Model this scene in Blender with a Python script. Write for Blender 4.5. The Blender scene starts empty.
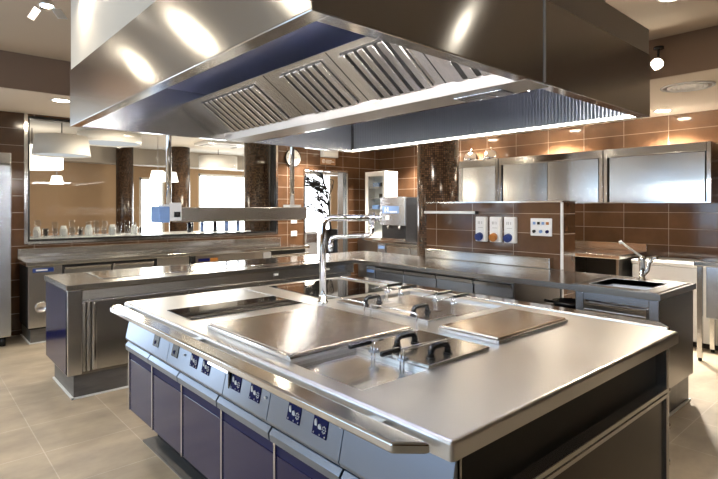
import bpy, bmesh, math, random
from mathutils import Vector, Matrix
random.seed(7)
SC = bpy.context.scene
COL = SC.collection
ORG = {}

# ------------------------------------------------------------------ mesh builder
class MB:
    def __init__(s):
        s.bm = bmesh.new()
    def _merge(s, tmp, smooth=False):
        for f in tmp.faces:
            f.smooth = smooth
        me = bpy.data.meshes.new('tmp'); tmp.to_mesh(me); tmp.free()
        s.bm.from_mesh(me); bpy.data.meshes.remove(me)
    def box(s, x0, x1, y0, y1, z0, z1, bev=0.0, seg=2):
        t = bmesh.new()
        bmesh.ops.create_cube(t, size=1.0)
        for v in t.verts:
            v.co = Vector(((x0+x1)/2 + v.co.x*(x1-x0), (y0+y1)/2 + v.co.y*(y1-y0), (z0+z1)/2 + v.co.z*(z1-z0)))
        if bev:
            bmesh.ops.bevel(t, geom=t.edges[:], offset=bev, segments=seg, profile=0.5, affect='EDGES')
        s._merge(t); return s
    def prism(s, pts, axis, a0, a1, bev=0.0, seg=2):
        t = bmesh.new()
        def P(p, a):
            return {'x': (a, p[0], p[1]), 'y': (p[0], a, p[1]), 'z': (p[0], p[1], a)}[axis]
        A = [t.verts.new(P(p, a0)) for p in pts]; B = [t.verts.new(P(p, a1)) for p in pts]
        n = len(pts)
        t.faces.new(A); t.faces.new(B[::-1])
        for i in range(n):
            j = (i+1) % n
            t.faces.new((A[j], A[i], B[i], B[j]))
        bmesh.ops.recalc_face_normals(t, faces=t.faces[:])
        if bev:
            bmesh.ops.bevel(t, geom=t.edges[:], offset=bev, segments=seg, profile=0.5, affect='EDGES')
        s._merge(t); return s
    def cyl(s, p0, p1, r, r2=None, n=20):
        p0 = Vector(p0); p1 = Vector(p1); d = p1-p0
        t = bmesh.new()
        bmesh.ops.create_cone(t, cap_ends=True, segments=n, radius1=r, radius2=r if r2 is None else r2, depth=d.length)
        q = d.to_track_quat('Z', 'Y').to_matrix().to_4x4()
        bmesh.ops.transform(t, matrix=Matrix.Translation((p0+p1)/2) @ q, verts=t.verts[:])
        for f in t.faces: f.smooth = len(f.verts) == 4
        me = bpy.data.meshes.new('tmp'); t.to_mesh(me); t.free(); s.bm.from_mesh(me); bpy.data.meshes.remove(me)
        return s
    def tube(s, path, r, n=12, r_end=None):
        path = [Vector(p) for p in path]
        t = bmesh.new(); rings = []
        up = Vector((0.13, 0.27, 0.95)).normalized()
        m = len(path)
        for i, p in enumerate(path):
            d = (path[min(i+1, m-1)] - path[max(i-1, 0)]).normalized()
            a = d.cross(up)
            if a.length < 0.05: a = d.cross(Vector((1, 0.3, 0)))
            a.normalize(); b = d.cross(a).normalized(); up = a.cross(d).normalized()
            rr = r if r_end is None else r + (r_end-r)*i/(m-1)
            rings.append([t.verts.new(p + a*rr*math.cos(2*math.pi*k/n) + b*rr*math.sin(2*math.pi*k/n)) for k in range(n)])
        for i in range(m-1):
            for k in range(n):
                t.faces.new((rings[i][k], rings[i][(k+1) % n], rings[i+1][(k+1) % n], rings[i+1][k]))
        t.faces.new(rings[0][::-1]); t.faces.new(rings[-1])
        bmesh.ops.recalc_face_normals(t, faces=t.faces[:])
        s._merge(t, True); return s
    def lathe(s, c, prof, n=28, close=False):
        t = bmesh.new(); rings = []
        for r, z in prof:
            rings.append([t.verts.new((c[0]+r*math.cos(2*math.pi*k/n), c[1]+r*math.sin(2*math.pi*k/n), c[2]+z)) for k in range(n)])
        for i in range(len(prof)-1):
            for k in range(n):
                t.faces.new((rings[i][k], rings[i][(k+1) % n], rings[i+1][(k+1) % n], rings[i+1][k]))
        if close:
            for k in range(n): t.faces.new((rings[-1][k], rings[-1][(k+1) % n], rings[0][(k+1) % n], rings[0][k]))
        elif prof[0][0] > 1e-4: t.faces.new(rings[0][::-1])
        if prof[-1][0] > 1e-4 and not close: t.faces.new(rings[-1])
        bmesh.ops.remove_doubles(t, verts=t.verts[:], dist=1e-5)
        bmesh.ops.recalc_face_normals(t, faces=t.faces[:])
        s._merge(t, True); return s
    def slab_holes(s, x0, x1, y0, y1, z0, z1, holes):
        xs = sorted({x0, x1} | {h[0] for h in holes} | {h[1] for h in holes})
        ys = sorted({y0, y1} | {h[2] for h in holes} | {h[3] for h in holes})
        t = bmesh.new(); vt = {}; vb = {}
        def gv(d, i, j, z):
            if (i, j) not in d: d[(i, j)] = t.verts.new((xs[i], ys[j], z))
            return d[(i, j)]
        def solid(i, j):
            if not (0 <= i < len(xs)-1 and 0 <= j < len(ys)-1): return False
            cx = (xs[i]+xs[i+1])/2; cy = (ys[j]+ys[j+1])/2
            return not any(h[0] < cx < h[1] and h[2] < cy < h[3] for h in holes)
        for i in range(len(xs)-1):
            for j in range(len(ys)-1):
                if not solid(i, j): continue
                q = [(i, j), (i+1, j), (i+1, j+1), (i, j+1)]
                t.faces.new([gv(vt, a, b, z1) for a, b in q])
                t.faces.new([gv(vb, a, b, z0) for a, b in q][::-1])
                for (a, b), (di, dj) in ((((0), (1)), (0, -1)), ((1, 2), (1, 0)), ((2, 3), (0, 1)), ((3, 0), (-1, 0))):
                    if not solid(i+di, j+dj):
                        A, B = q[a], q[b]
                        t.faces.new([gv(vt, *B, z1), gv(vt, *A, z1), gv(vb, *A, z0), gv(vb, *B, z0)])
        bmesh.ops.recalc_face_normals(t, faces=t.faces[:])
        es = [e for e in t.edges if len(e.link_faces) == 2 and e.calc_face_angle(0) > 1.0 and (abs(e.verts[0].co.z-z1) < 1e-6 or abs(e.verts[0].co.z-e.verts[1].co.z) > 1e-4)
              and all(abs(v.co.x-x0) < 1e-6 or abs(v.co.x-x1) < 1e-6 or abs(v.co.y-y0) < 1e-6 or abs(v.co.y-y1) < 1e-6 for v in e.verts)]
        bmesh.ops.bevel(t, geom=es, offset=0.012, segments=4, profile=0.5, affect='EDGES')
        s._merge(t); return s

def obj(name, mb, mat, parent=None, kind=None):
    me = bpy.data.meshes.new(name)
    o = bpy.data.objects.new(name, me)
    org = ORG[parent.name] if parent else Vector((0, 0, 0))
    bmesh.ops.translate(mb.bm, vec=-org, verts=mb.bm.verts[:])
    mb.bm.to_mesh(me); mb.bm.free()
    me.materials.append(M[mat])
    COL.objects.link(o)
    if parent:
        o.parent = parent
    ORG[o.name] = org.copy()
    if kind: o['kind'] = kind
    return o
def thing(name, label, cat, loc, group=None):
    o = bpy.data.objects.new(name, None); COL.objects.link(o)
    o.empty_display_size = 0.05
    o.location = loc; ORG[o.name] = Vector(loc)
    o['label'] = label; o['category'] = cat
    if group: o['group'] = group
    return o
def single(name, mb, mat, label, cat, group=None):
    o = obj(name, mb, mat)
    # put the origin at the base of the mesh
    cs = [v.co for v in o.data.vertices]
    c = Vector(((min(v.x for v in cs)+max(v.x for v in cs))/2, (min(v.y for v in cs)+max(v.y for v in cs))/2, min(v.z for v in cs)))
    o.data.transform(Matrix.Translation(-c)); o.location = c
    ORG[o.name] = c
    o['label'] = label; o['category'] = cat
    if group: o['group'] = group
    return o
def struct(name, mb, mat, parent=None):
    return obj(name, mb, mat, parent, None if parent else 'structure')
def dup(root, loc, label=None, group=None, rz=None):
    r = root.copy(); COL.objects.link(r); r.location = loc
    if rz is not None: r.rotation_euler = (0, 0, rz)
    if label: r['label'] = label
    if group: r['group'] = group
    for ch in list(root.children):
        c = ch.copy(); COL.objects.link(c); c.parent = r
        for g in list(ch.children):
            d = g.copy(); COL.objects.link(d); d.parent = c
    return r

# ------------------------------------------------------------------ materials
M = {}
def new(name):
    m = bpy.data.materials.new(name); m.use_nodes = True
    nt = m.node_tree; nt.nodes.clear()
    out = nt.nodes.new('ShaderNodeOutputMaterial')
    M[name] = m
    return nt, out
def princ(nt, out, col, rough, metal=0.0, **kw):
    b = nt.nodes.new('ShaderNodeBsdfPrincipled')
    b.inputs['Base Color'].default_value = (*col, 1); b.inputs['Roughness'].default_value = rough
    b.inputs['Metallic'].default_value = metal
    for k, v in kw.items(): b.inputs[k].default_value = v
    nt.links.new(b.outputs[0], out.inputs[0])
    return b
def plain(name, col, rough=0.5, metal=0.0, **kw):
    nt, out = new(name); return princ(nt, out, col, rough, metal, **kw)
def coords(nt, scale, src='Object', order=None):
    tc = nt.nodes.new('ShaderNodeTexCoord')
    v = tc.outputs[src]
    if order:
        sp = nt.nodes.new('ShaderNodeSeparateXYZ'); nt.links.new(v, sp.inputs[0])
        cb = nt.nodes.new('ShaderNodeCombineXYZ')
        for i, c in enumerate(order):
            if c != '0': nt.links.new(sp.outputs['XYZ'.index(c)], cb.inputs[i])
        v = cb.outputs[0]
    mp = nt.nodes.new('ShaderNodeMapping'); nt.links.new(v, mp.inputs[0])
    mp.inputs['Scale'].default_value = scale
    return mp
def steel(name, col, rough, grain, aniso=0.7, wave=0.0, spread=0.08):
    """brushed steel: anisotropic gloss across the grain (grain: 'level' or 'upright' on upright sheets, 'x' or 'y' on flat ones)"""
    nt, out = new(name); b = princ(nt, out, col, rough, 1.0)
    b.inputs['Anisotropic'].default_value = aniso
    cb = nt.nodes.new('ShaderNodeCombineXYZ')
    for k, v in enumerate({'level': (0.03, 0.05, 1), 'x': (0, 1, 0.02), 'y': (1, 0, 0.02), 'upright': (0, 0, 1)}[grain]): cb.inputs[k].default_value = v
    tang = cb.outputs[0]
    if grain == 'upright':
        g = nt.nodes.new('ShaderNodeNewGeometry'); c = nt.nodes.new('ShaderNodeVectorMath'); c.operation = 'CROSS_PRODUCT'
        nt.links.new(g.outputs['Normal'], c.inputs[0]); nt.links.new(tang, c.inputs[1]); tang = c.outputs[0]
    nt.links.new(tang, b.inputs['Tangent'])
    sc = {'level': (1.5, 1.5, 30), 'upright': (30, 30, 1.5), 'x': (1.5, 30, 1.5), 'y': (30, 1.5, 1.5)}[grain]
    mp = coords(nt, sc)
    n = nt.nodes.new('ShaderNodeTexNoise'); n.inputs['Scale'].default_value = 1.0; n.inputs['Detail'].default_value = 3
    nt.links.new(mp.outputs[0], n.inputs['Vector'])
    mr = nt.nodes.new('ShaderNodeMapRange'); mr.inputs['To Min'].default_value = rough*(1-spread); mr.inputs['To Max'].default_value = rough*(1+spread)
    nt.links.new(n.outputs[0], mr.inputs['Value']); nt.links.new(mr.outputs[0], b.inputs['Roughness'])
    if wave:
        mp2 = coords(nt, (1, 1, 1)); n2 = nt.nodes.new('ShaderNodeTexNoise'); n2.inputs['Scale'].default_value = 2.2; n2.inputs['Detail'].default_value = 0
        nt.links.new(mp2.outputs[0], n2.inputs['Vector'])
        b2 = nt.nodes.new('ShaderNodeBump'); b2.inputs['Strength'].default_value = 1.0; b2.inputs['Distance'].default_value = wave
        nt.links.new(n2.outputs[0], b2.inputs['Height']); nt.links.new(b2.outputs[0], b.inputs['Normal'])
    return b
ST = (0.60, 0.595, 0.585)
steel('steel_wall', ST, 0.26, 'level', 0.7)
steel('steel_hood', (0.55, 0.545, 0.535), 0.17, 'level', 0.85, 0.003)
steel('steel_up', ST, 0.25, 'upright', 0.6, 0.004)
steel('steel_top', (0.78, 0.78, 0.775), 0.32, 'y', 0.3, 0, 0.0)
steel('steel_well', (0.74, 0.74, 0.73), 0.20, 'y', 0.3, 0, 0.0)
steel('steel_bench', (0.62, 0.615, 0.60), 0.16, 'x', 0.4, 0.002, 0.03)
steel('steel_counter', (0.50, 0.48, 0.455), 0.22, 'y', 0.5)
steel('steel_dark', (0.30, 0.28, 0.26), 0.30, 'level', 0.6)
steel('steel_cold', (0.47, 0.51, 0.57), 0.26, 'level', 0.6)
steel('steel_panel', (0.30, 0.36, 0.46), 0.28, 'level', 0.6, 0, 0.03)
steel('plate_steel', (0.60, 0.53, 0.45), 0.20, 'x', 0.6, 0.002)
steel('steel_satin', (0.50, 0.47, 0.44), 0.42, 'level', 0.4, 0, 0.03)
steel('steel_bright', (0.74, 0.72, 0.69), 0.27, 'level', 0.6, 0, 0.03)
steel('steel_deep', (0.30, 0.34, 0.54), 0.3, 'x', 0.4)  # hood crown: its blue reflection is put into the steel colour
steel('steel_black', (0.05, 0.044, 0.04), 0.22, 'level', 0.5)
plain('chrome', (0.82, 0.82, 0.82), 0.06, 1.0)
plain('sink_steel', (0.72, 0.75, 0.80), 0.45, 1.0)
plain('steel_smooth', (0.72, 0.72, 0.715), 0.13, 1.0)
plain('black', (0.012, 0.012, 0.013), 0.25)
plain('black_matt', (0.012, 0.011, 0.010), 0.7)
plain('glass_black', (0.010, 0.009, 0.009), 0.03, 0.0, **{'IOR': 1.65})
plain('white', (0.80, 0.80, 0.78), 0.35)
plain('white_enamel', (0.74, 0.75, 0.76), 0.2)
plain('plaster', (0.58, 0.53, 0.46), 0.8)
plain('blue', (0.02, 0.045, 0.20), 0.3)
plain('blue_light', (0.17, 0.29, 0.56), 0.3)
plain('orange', (0.45, 0.17, 0.03), 0.4)
plain('navy', (0.004, 0.006, 0.075), 0.6, 0.0, **{'Specular IOR Level': 0.15})
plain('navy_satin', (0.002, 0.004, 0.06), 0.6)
plain('grey', (0.35, 0.35, 0.36), 0.5)
plain('lens_glass', (0.9, 0.9, 0.9), 0.1, 0.0)
plain('leaf', (0.015, 0.014, 0.012), 0.7)
plain('wood', (0.42, 0.20, 0.08), 0.5)
plain('beige_wall', (0.46, 0.31, 0.18), 0.7)
plain('shade_cloth', (0.78, 0.77, 0.75), 0.6)
plain('brown_plaque', (0.30, 0.15, 0.06), 0.4)
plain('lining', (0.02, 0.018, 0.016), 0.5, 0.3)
# cobalt enamel of the stove doors
def enamel():
    nt, out = new('blue_enamel'); b = princ(nt, out, (0.003, 0.005, 0.055), 0.14, 0.0)
    b.inputs['IOR'].default_value = 1.6
enamel()
def emis(name, col, s):
    nt, out = new(name); e = nt.nodes.new('ShaderNodeEmission')
    e.inputs[0].default_value = (*col, 1); e.inputs[1].default_value = s
    nt.links.new(e.outputs[0], out.inputs[0])
emis('lamp_warm', (1.0, 0.86, 0.66), 80)
emis('bulb', (1.0, 0.90, 0.74), 160)
emis('led', (1.0, 0.93, 0.80), 14)
emis('tube', (1.0, 0.97, 0.94), 95)  # glow of the hidden tubes added inside the hood
emis('daylight_far', (0.93, 0.97, 1.0), 9.0)
emis('daylight_near', (0.56, 0.77, 1.0), 3.2)
emis('daylight_side', (0.80, 0.90, 1.0), 3.8)
emis('shade_lit', (1.0, 0.93, 0.82), 2.6)
emis('shade_glow', (0.95, 0.97, 1.0), 0.5)
def glass(name, tint=(1, 1, 1), refl=1.45):
    nt, out = new(name)
    t = nt.nodes.new('ShaderNodeBsdfTransparent'); t.inputs[0].default_value = (*tint, 1)
    g = nt.nodes.new('ShaderNodeBsdfGlossy'); g.inputs['Roughness'].default_value = 0.02
    f = nt.nodes.new('ShaderNodeFresnel'); f.inputs[0].default_value = refl
    mx = nt.nodes.new('ShaderNodeMixShader')
    ge = nt.nodes.new('ShaderNodeNewGeometry'); iv = nt.nodes.new('ShaderNodeMath'); iv.operation = 'SUBTRACT'; iv.inputs[0].default_value = 1
    nt.links.new(ge.outputs['Backfacing'], iv.inputs[1]); ml = nt.nodes.new('ShaderNodeMath'); ml.operation = 'MULTIPLY'
    nt.links.new(iv.outputs[0], ml.inputs[0]); nt.links.new(f.outputs[0], ml.inputs[1])
    nt.links.new(ml.outputs[0], mx.inputs[0]); nt.links.new(t.outputs[0], mx.inputs[1]); nt.links.new(g.outputs[0], mx.inputs[2])
    nt.links.new(mx.outputs[0], out.inputs[0])
glass('pane', (0.95, 0.96, 0.95))
glass('tumbler', (0.95, 0.96, 0.97), 1.5)
glass('bottle_blue', (0.13, 0.15, 0.20), 1.6)
def tiles(name, order, w, h, c1, c2, grout, rough, offx=0.0, offy=0.0, mortar=0.004, bumpn=0.0, offset=0.0, noise=0.25, nscale=(3, 3, 3), ior=1.5):
    nt, out = new(name); b = princ(nt, out, c1, rough); b.inputs['IOR'].default_value = ior
    mp = coords(nt, (1, 1, 1), 'Object', order); mp.inputs['Location'].default_value = (offx, offy, 0)
    br = nt.nodes.new('ShaderNodeTexBrick')
    br.offset = offset; br.inputs['Scale'].default_value = 1.0
    br.inputs['Brick Width'].default_value = w; br.inputs['Row Height'].default_value = h
    br.inputs['Mortar Size'].default_value = mortar; br.inputs['Mortar Smooth'].default_value = 0.1; br.inputs['Bias'].default_value = 0
    br.inputs['Color1'].default_value = (*c1, 1); br.inputs['Color2'].default_value = (*c2, 1); br.inputs['Mortar'].default_value = (*grout, 1)
    nt.links.new(mp.outputs[0], br.inputs['Vector'])
    n = nt.nodes.new('ShaderNodeTexNoise'); n.inputs['Scale'].default_value = 1.0; n.inputs['Detail'].default_value = 6; n.inputs['Roughness'].default_value = 0.6
    mp2 = coords(nt, nscale); nt.links.new(mp2.outputs[0], n.inputs['Vector'])
    mr = nt.nodes.new('ShaderNodeMapRange'); mr.inputs['From Min'].default_value = 0.3; mr.inputs['From Max'].default_value = 0.7
    mr.inputs['To Min'].default_value = 1-noise; mr.inputs['To Max'].default_value = 1+noise
    nt.links.new(n.outputs[0], mr.inputs['Value'])
    mx = nt.nodes.new('ShaderNodeVectorMath'); mx.operation = 'SCALE'
    nt.links.new(br.outputs['Color'], mx.inputs[0]); nt.links.new(mr.outputs[0], mx.inputs['Scale'])
    nt.links.new(mx.outputs[0], b.inputs['Base Color'])
    m2 = nt.nodes.new('ShaderNodeMapRange'); m2.inputs['To Min'].default_value = rough; m2.inputs['To Max'].default_value = 0.7
    nt.links.new(br.outputs['Fac'], m2.inputs['Value']); nt.links.new(m2.outputs[0], b.inputs['Roughness'])
    bp = nt.nodes.new('ShaderNodeBump'); bp.inputs['Strength'].default_value = 0.4; bp.inputs['Distance'].default_value = 0.002; bp.invert = True
    nt.links.new(br.outputs['Fac'], bp.inputs['Height']); nt.links.new(bp.outputs[0], b.inputs['Normal'])
BR1 = (0.080, 0.040, 0.020); BR2 = (0.100, 0.050, 0.025); GR = (0.30, 0.24, 0.19)
tiles('tile_right', 'YZ0', 0.514, 0.197, BR1, BR2, GR, 0.10, -2.134+0.514*5, -1.04+0.197*6, 0.003, ior=1.6)
tiles('tile_left', 'XZ0', 0.40, 0.197, BR1, BR2, GR, 0.12, 0.02, -1.04+0.197*6, 0.003, ior=1.6)
tiles('tile_middle', 'YZ0', 0.514, 0.197, BR1, BR2, GR, 0.08, -2.917+0.514*7, -1.04+0.197*6, 0.003, ior=1.6)
tiles('floor_tile', 'XY0', 0.5, 0.5, (0.36, 0.295, 0.215), (0.335, 0.28, 0.205), (0.48, 0.42, 0.34), 0.42, -0.15, -0.12, 0.003, noise=0.28, nscale=(2.0, 3.2, 1))
tiles('plinth_stone', 'XZ0', 0.5, 0.5, (0.13, 0.12, 0.11), (0.15, 0.14, 0.125), (0.3, 0.28, 0.25), 0.4, 0, 0, 0.003, nscale=(4, 4, 18))
def mosaic():
    nt, out = new('mosaic'); b = princ(nt, out, (0.1, 0.06, 0.03), 0.18)
    tc = nt.nodes.new('ShaderNodeTexCoord'); sp = nt.nodes.new('ShaderNodeSeparateXYZ'); nt.links.new(tc.outputs['Object'], sp.inputs[0])
    at = nt.nodes.new('ShaderNodeMath'); at.operation = 'ARCTAN2'
    nt.links.new(sp.outputs[1], at.inputs[0]); nt.links.new(sp.outputs[0], at.inputs[1])
    ml = nt.nodes.new('ShaderNodeMath'); ml.operation = 'MULTIPLY'; ml.inputs[1].default_value = 0.26
    nt.links.new(at.outputs[0], ml.inputs[0])
    cb = nt.nodes.new('ShaderNodeCombineXYZ'); nt.links.new(ml.outputs[0], cb.inputs[0]); nt.links.new(sp.outputs[2], cb.inputs[1])
    br = nt.nodes.new('ShaderNodeTexBrick'); br.offset = 0; br.inputs['Scale'].default_value = 1
    br.inputs['Brick Width'].default_value = 0.026; br.inputs['Row Height'].default_value = 0.026; br.inputs['Mortar Size'].default_value = 0.003
    br.inputs['Color1'].default_value = (0.03, 0.015, 0.008, 1); br.inputs['Color2'].default_value = (0.13, 0.068, 0.035, 1); br.inputs['Mortar'].default_value = (0.02, 0.015, 0.012, 1)
    nt.links.new(cb.outputs[0], br.inputs['Vector']); nt.links.new(br.outputs['Color'], b.inputs['Base Color'])
    # each little tile is tilted a bit
    bp = nt.nodes.new('ShaderNodeBump'); bp.inputs['Strength'].default_value = 0.6; bp.inputs['Distance'].default_value = 0.004
    nt.links.new(br.outputs['Color'], bp.inputs['Height']); nt.links.new(bp.outputs[0], b.inputs['Normal'])
mosaic()
def ridged(name, axis, pitch, col, rough, strength=0.5):
    nt, out = new(name); b = princ(nt, out, col, rough, 1.0)
    s = [0, 0, 0]; s['xyz'.index(axis)] = 1/pitch
    mp = coords(nt, tuple(s))
    w = nt.nodes.new('ShaderNodeTexWave'); w.bands_direction = axis.upper(); w.inputs['Scale'].default_value = 0.314; w.inputs['Detail'].default_value = 0
    nt.links.new(mp.outputs[0], w.inputs['Vector'])
    bp = nt.nodes.new('ShaderNodeBump'); bp.inputs['Strength'].default_value = strength; bp.inputs['Distance'].default_value = 0.003
    nt.links.new(w.outputs[0], bp.inputs['Height']); nt.links.new(bp.outputs[0], b.inputs['Normal'])
ridged('griddle_steel', 'x', 0.012, (0.52, 0.46, 0.40), 0.22, 0.35)
ridged('louvre_steel', 'y', 0.022, (0.22, 0.23, 0.25), 0.35, 0.8)
def ceiling_paint(name, col):
    nt, out = new(name); b = princ(nt, out, col, 0.85)
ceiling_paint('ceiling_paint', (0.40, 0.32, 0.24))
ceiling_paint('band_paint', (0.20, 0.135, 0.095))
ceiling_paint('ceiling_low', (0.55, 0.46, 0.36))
ceiling_paint('ceiling_white', (0.44, 0.40, 0.35))

# ------------------------------------------------------------------ setting
RX, WY, LZ, UZ = 6.9, 7.15, 2.61, 2.95
struct('floor', MB().box(-2.6, 12.2, -3.1, 12.6, -0.1, 0), 'floor_tile')
m = MB()
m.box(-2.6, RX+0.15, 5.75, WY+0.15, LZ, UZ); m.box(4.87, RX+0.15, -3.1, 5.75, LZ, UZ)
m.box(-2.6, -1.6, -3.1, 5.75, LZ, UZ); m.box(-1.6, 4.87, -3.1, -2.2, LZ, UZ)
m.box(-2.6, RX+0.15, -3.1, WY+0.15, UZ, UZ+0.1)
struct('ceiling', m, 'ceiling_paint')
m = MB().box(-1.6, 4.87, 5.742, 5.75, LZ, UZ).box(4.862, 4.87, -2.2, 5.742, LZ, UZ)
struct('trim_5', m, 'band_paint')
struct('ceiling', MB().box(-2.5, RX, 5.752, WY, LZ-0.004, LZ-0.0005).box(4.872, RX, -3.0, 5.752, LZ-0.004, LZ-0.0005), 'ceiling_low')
struct('ceiling', MB().box(-2.6, 12.2, WY+0.15, 12.6, 2.80, 2.95), 'ceiling_white')
WX0, WX1, WZ0, WZ1 = 1.10, 4.56, 1.08, 2.585
DX0, DX1, DZ = 5.10, 6.08, 2.16
m = MB()
m.box(-2.6, -2.3, WY, WY+0.15, 0, LZ); m.box(-2.3, -0.05, WY, WY+0.15, 0, 0.04); m.box(-2.3, -0.05, WY, WY+0.15, 2.55, LZ); m.box(-1.35, -0.75, WY, WY+0.15, 0.04, 2.55); m.box(-0.05, WX0, WY, WY+0.15, 0, LZ); m.box(WX0, WX1, WY, WY+0.15, 0, WZ0); m.box(WX0, WX1, WY, WY+0.15, WZ1, LZ)
m.box(WX1, DX0, WY, WY+0.15, 0, LZ); m.box(DX0, DX1, WY, WY+0.15, DZ, LZ); m.box(DX1, RX+0.15, WY, WY+0.15, 0, LZ)
struct('wall_left', m, 'tile_left')
struct('wall_right', MB().box(RX, RX+0.15, -3.1, WY, 0, LZ), 'tile_right')
m = MB().box(-2.6, -2.5, -3.1, 0.0, 0, LZ).box(-2.6, -2.5, 5.6, WY, 0, LZ).box(-2.6, -2.5, 0.0, 5.6, 0, 0.9).box(-2.6, -2.5, 0.0, 5.6, 2.4, LZ)
struct('wall_near', m, 'beige_wall')
struct('wall_behind', MB().box(-2.5, RX, -3.1, -3.0, 0, LZ), 'tile_left')
def window(name, x0, x1, y0, y1, z0, z1, pane, axis, frame='white', fw=0.05):
    """frame with a pane; axis is the wall's normal"""
    r = obj(name, MB(), frame); r['kind'] = 'structure'
    m = MB()
    if axis == 'x':
        m.box(x0, x1, y0, y0+fw, z0, z1).box(x0, x1, y1-fw, y1, z0, z1).box(x0, x1, y0, y1, z0, z0+fw).box(x0, x1, y0, y1, z1-fw, z1)
        k = int((y1-y0)/1.3)
        for i in range(1, k): yy = y0+(y1-y0)*i/k; m.box(x0, x1, yy-0.03, yy+0.03, z0, z1)
        xm = (x0+x1)/2; p = MB().box(xm-0.005, xm+0.005, y0+fw, y1-fw, z0+fw, z1-fw)
    else:
        m.box(x0, x0+fw, y0, y1, z0, z1).box(x1-fw, x1, y0, y1, z0, z1).box(x0, x1, y0, y1, z0, z0+fw).box(x0, x1, y0, y1, z1-fw, z1)
        k = int((x1-x0)/1.3)
        for i in range(1, k): xx = x0+(x1-x0)*i/k; m.box(xx-0.03, xx+0.03, y0, y1, z0, z1)
        ym = (y0+y1)/2; p = MB().box(x0+fw, x1-fw, ym-0.005, ym+0.005, z0+fw, z1-fw)
    ob = obj('window_frame', m, frame, r); obj('pane', p, pane, r)
    return r
window('window_2', -2.59, -2.51, 0.0, 5.6, 0.9, 2.4, 'daylight_near', 'x')
window('window_3', -2.3, -1.35, WY+0.02, WY+0.12, 0.04, 2.55, 'daylight_side', 'y')
window('window_9', -0.75, -0.05, WY+0.02, WY+0.12, 0.04, 2.55, 'daylight_side', 'y')
# kitchen window into the dining room
r = obj('window_1', MB().box(WX0-0.025, WX0+0.012, WY-0.015, WY+0.15, WZ0-0.02, LZ-0.005).box(WX1-0.012, WX1+0.025, WY-0.015, WY+0.15, WZ0-0.02, LZ-0.005)
        .box(WX0+0.012, WX1-0.012, WY-0.02, WY+0.15, WZ0-0.025, WZ0+0.008), 'steel_smooth'); r['kind'] = 'structure'
obj('window_frame', MB().box(WX0+0.012, WX0+0.035, WY+0.01, WY+0.13, WZ0+0.008, WZ1).box(WX1-0.035, WX1-0.012, WY+0.01, WY+0.13, WZ0+0.008, WZ1)
    .box(WX0+0.035, WX1-0.035, WY+0.01, WY+0.13, WZ0+0.008, WZ0+0.03).box(WX0+0.035, WX1-0.035, WY+0.01, WY+0.13, WZ1-0.03, WZ1), 'black', r)
obj('pane', MB().box(WX0+0.035, WX1-0.035, WY+0.06, WY+0.066, WZ0+0.03, WZ1-0.03), 'pane', r)
# doorway
r = obj('door_1', MB().box(DX0, DX0+0.03, WY-0.02, WY+0.17, 0, DZ).box(DX1-0.03, DX1, WY-0.02, WY+0.17, 0, DZ).box(DX0+0.03, DX1-0.03, WY-0.02, WY+0.17, DZ-0.03, DZ), 'steel_smooth'); r['kind'] = 'structure'
obj('jamb', MB().box(DX1-0.10, DX1-0.031, WY+0.0, WY+0.15, 0.0, DZ-0.031, 0.003), 'steel_cold', r)
# half wall behind the sink counter with its edge trims
PX0, PX1, PY0, PY1, PZ = 4.75, 5.02, 2.39, 4.10, 1.545
struct('wall_middle', MB().box(PX0, PX1, PY0, PY1, 0, PZ), 'tile_middle')
struct('trim_1', MB().box(PX0-0.012, PX1+0.004, PY0-0.006, PY1, PZ, PZ+0.015), 'steel_smooth')
struct('trim_2', MB().box(PX0-0.008, PX0+0.015, PY0-0.008, PY0+0.012, 0.0, PZ), 'white_enamel')
# dining room shell
FY = 12.4
m = MB()
far_windows = [(4.15, 4.75, 0.3, 2.2), (5.6, 7.3, 0.3, 2.35), (7.9, 9.9, 0.05, 2.5)]
xs = -2.6
for a, b, c, d in far_windows:
    m.box(xs, a, FY, FY+0.15, 0, 2.8); m.box(a, b, FY, FY+0.15, 0, c); m.box(a, b, FY, FY+0.15, d, 2.8); xs = b
m.box(xs, 12.2, FY, FY+0.15, 0, 2.8)
struct('wall_far', m, 'beige_wall')
for i, (a, b, c, d) in enumerate(far_windows):
    window('window_%d' % (i+4), a, b, FY+0.02, FY+0.1, c, d, 'daylight_far', 'y', 'white', 0.06)
struct('wall_end', MB().box(12.05, 12.2, WY+0.15, FY, 0, 2.8), 'beige_wall')
struct('wall_side', MB().box(-2.6, -2.45, WY+0.15, FY, 0, 2.8), 'beige_wall')
struct('trim_3', MB().box(1.3, 11.5, 11.85, 12.3, 2.45, 2.8), 'ceiling_white')

# mosaic columns (round, tiled)
def column(x, y, r, z1, label):
    t = thing('mosaic_column', label, 'column', (x, y, 0))
    obj('shaft', MB().lathe((x, y, 0), [(r, 0), (r, z1)], 48), 'mosaic', t)
    return t
column(5.05, 4.17, 0.26, LZ, 'round brown mosaic column beside the tiled half wall')
column(3.58, 11.6, 0.172, 2.8, 'slim dark mosaic column standing alone beyond the window, behind the glassware')
column(4.54, 11.0, 0.215, 2.8, 'coppery mosaic column beyond the window, behind the upright of the gantry')
column(4.49, 7.62, 0.22, 2.8, 'near black mosaic column close behind the glass at the clock side of the window')

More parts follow.
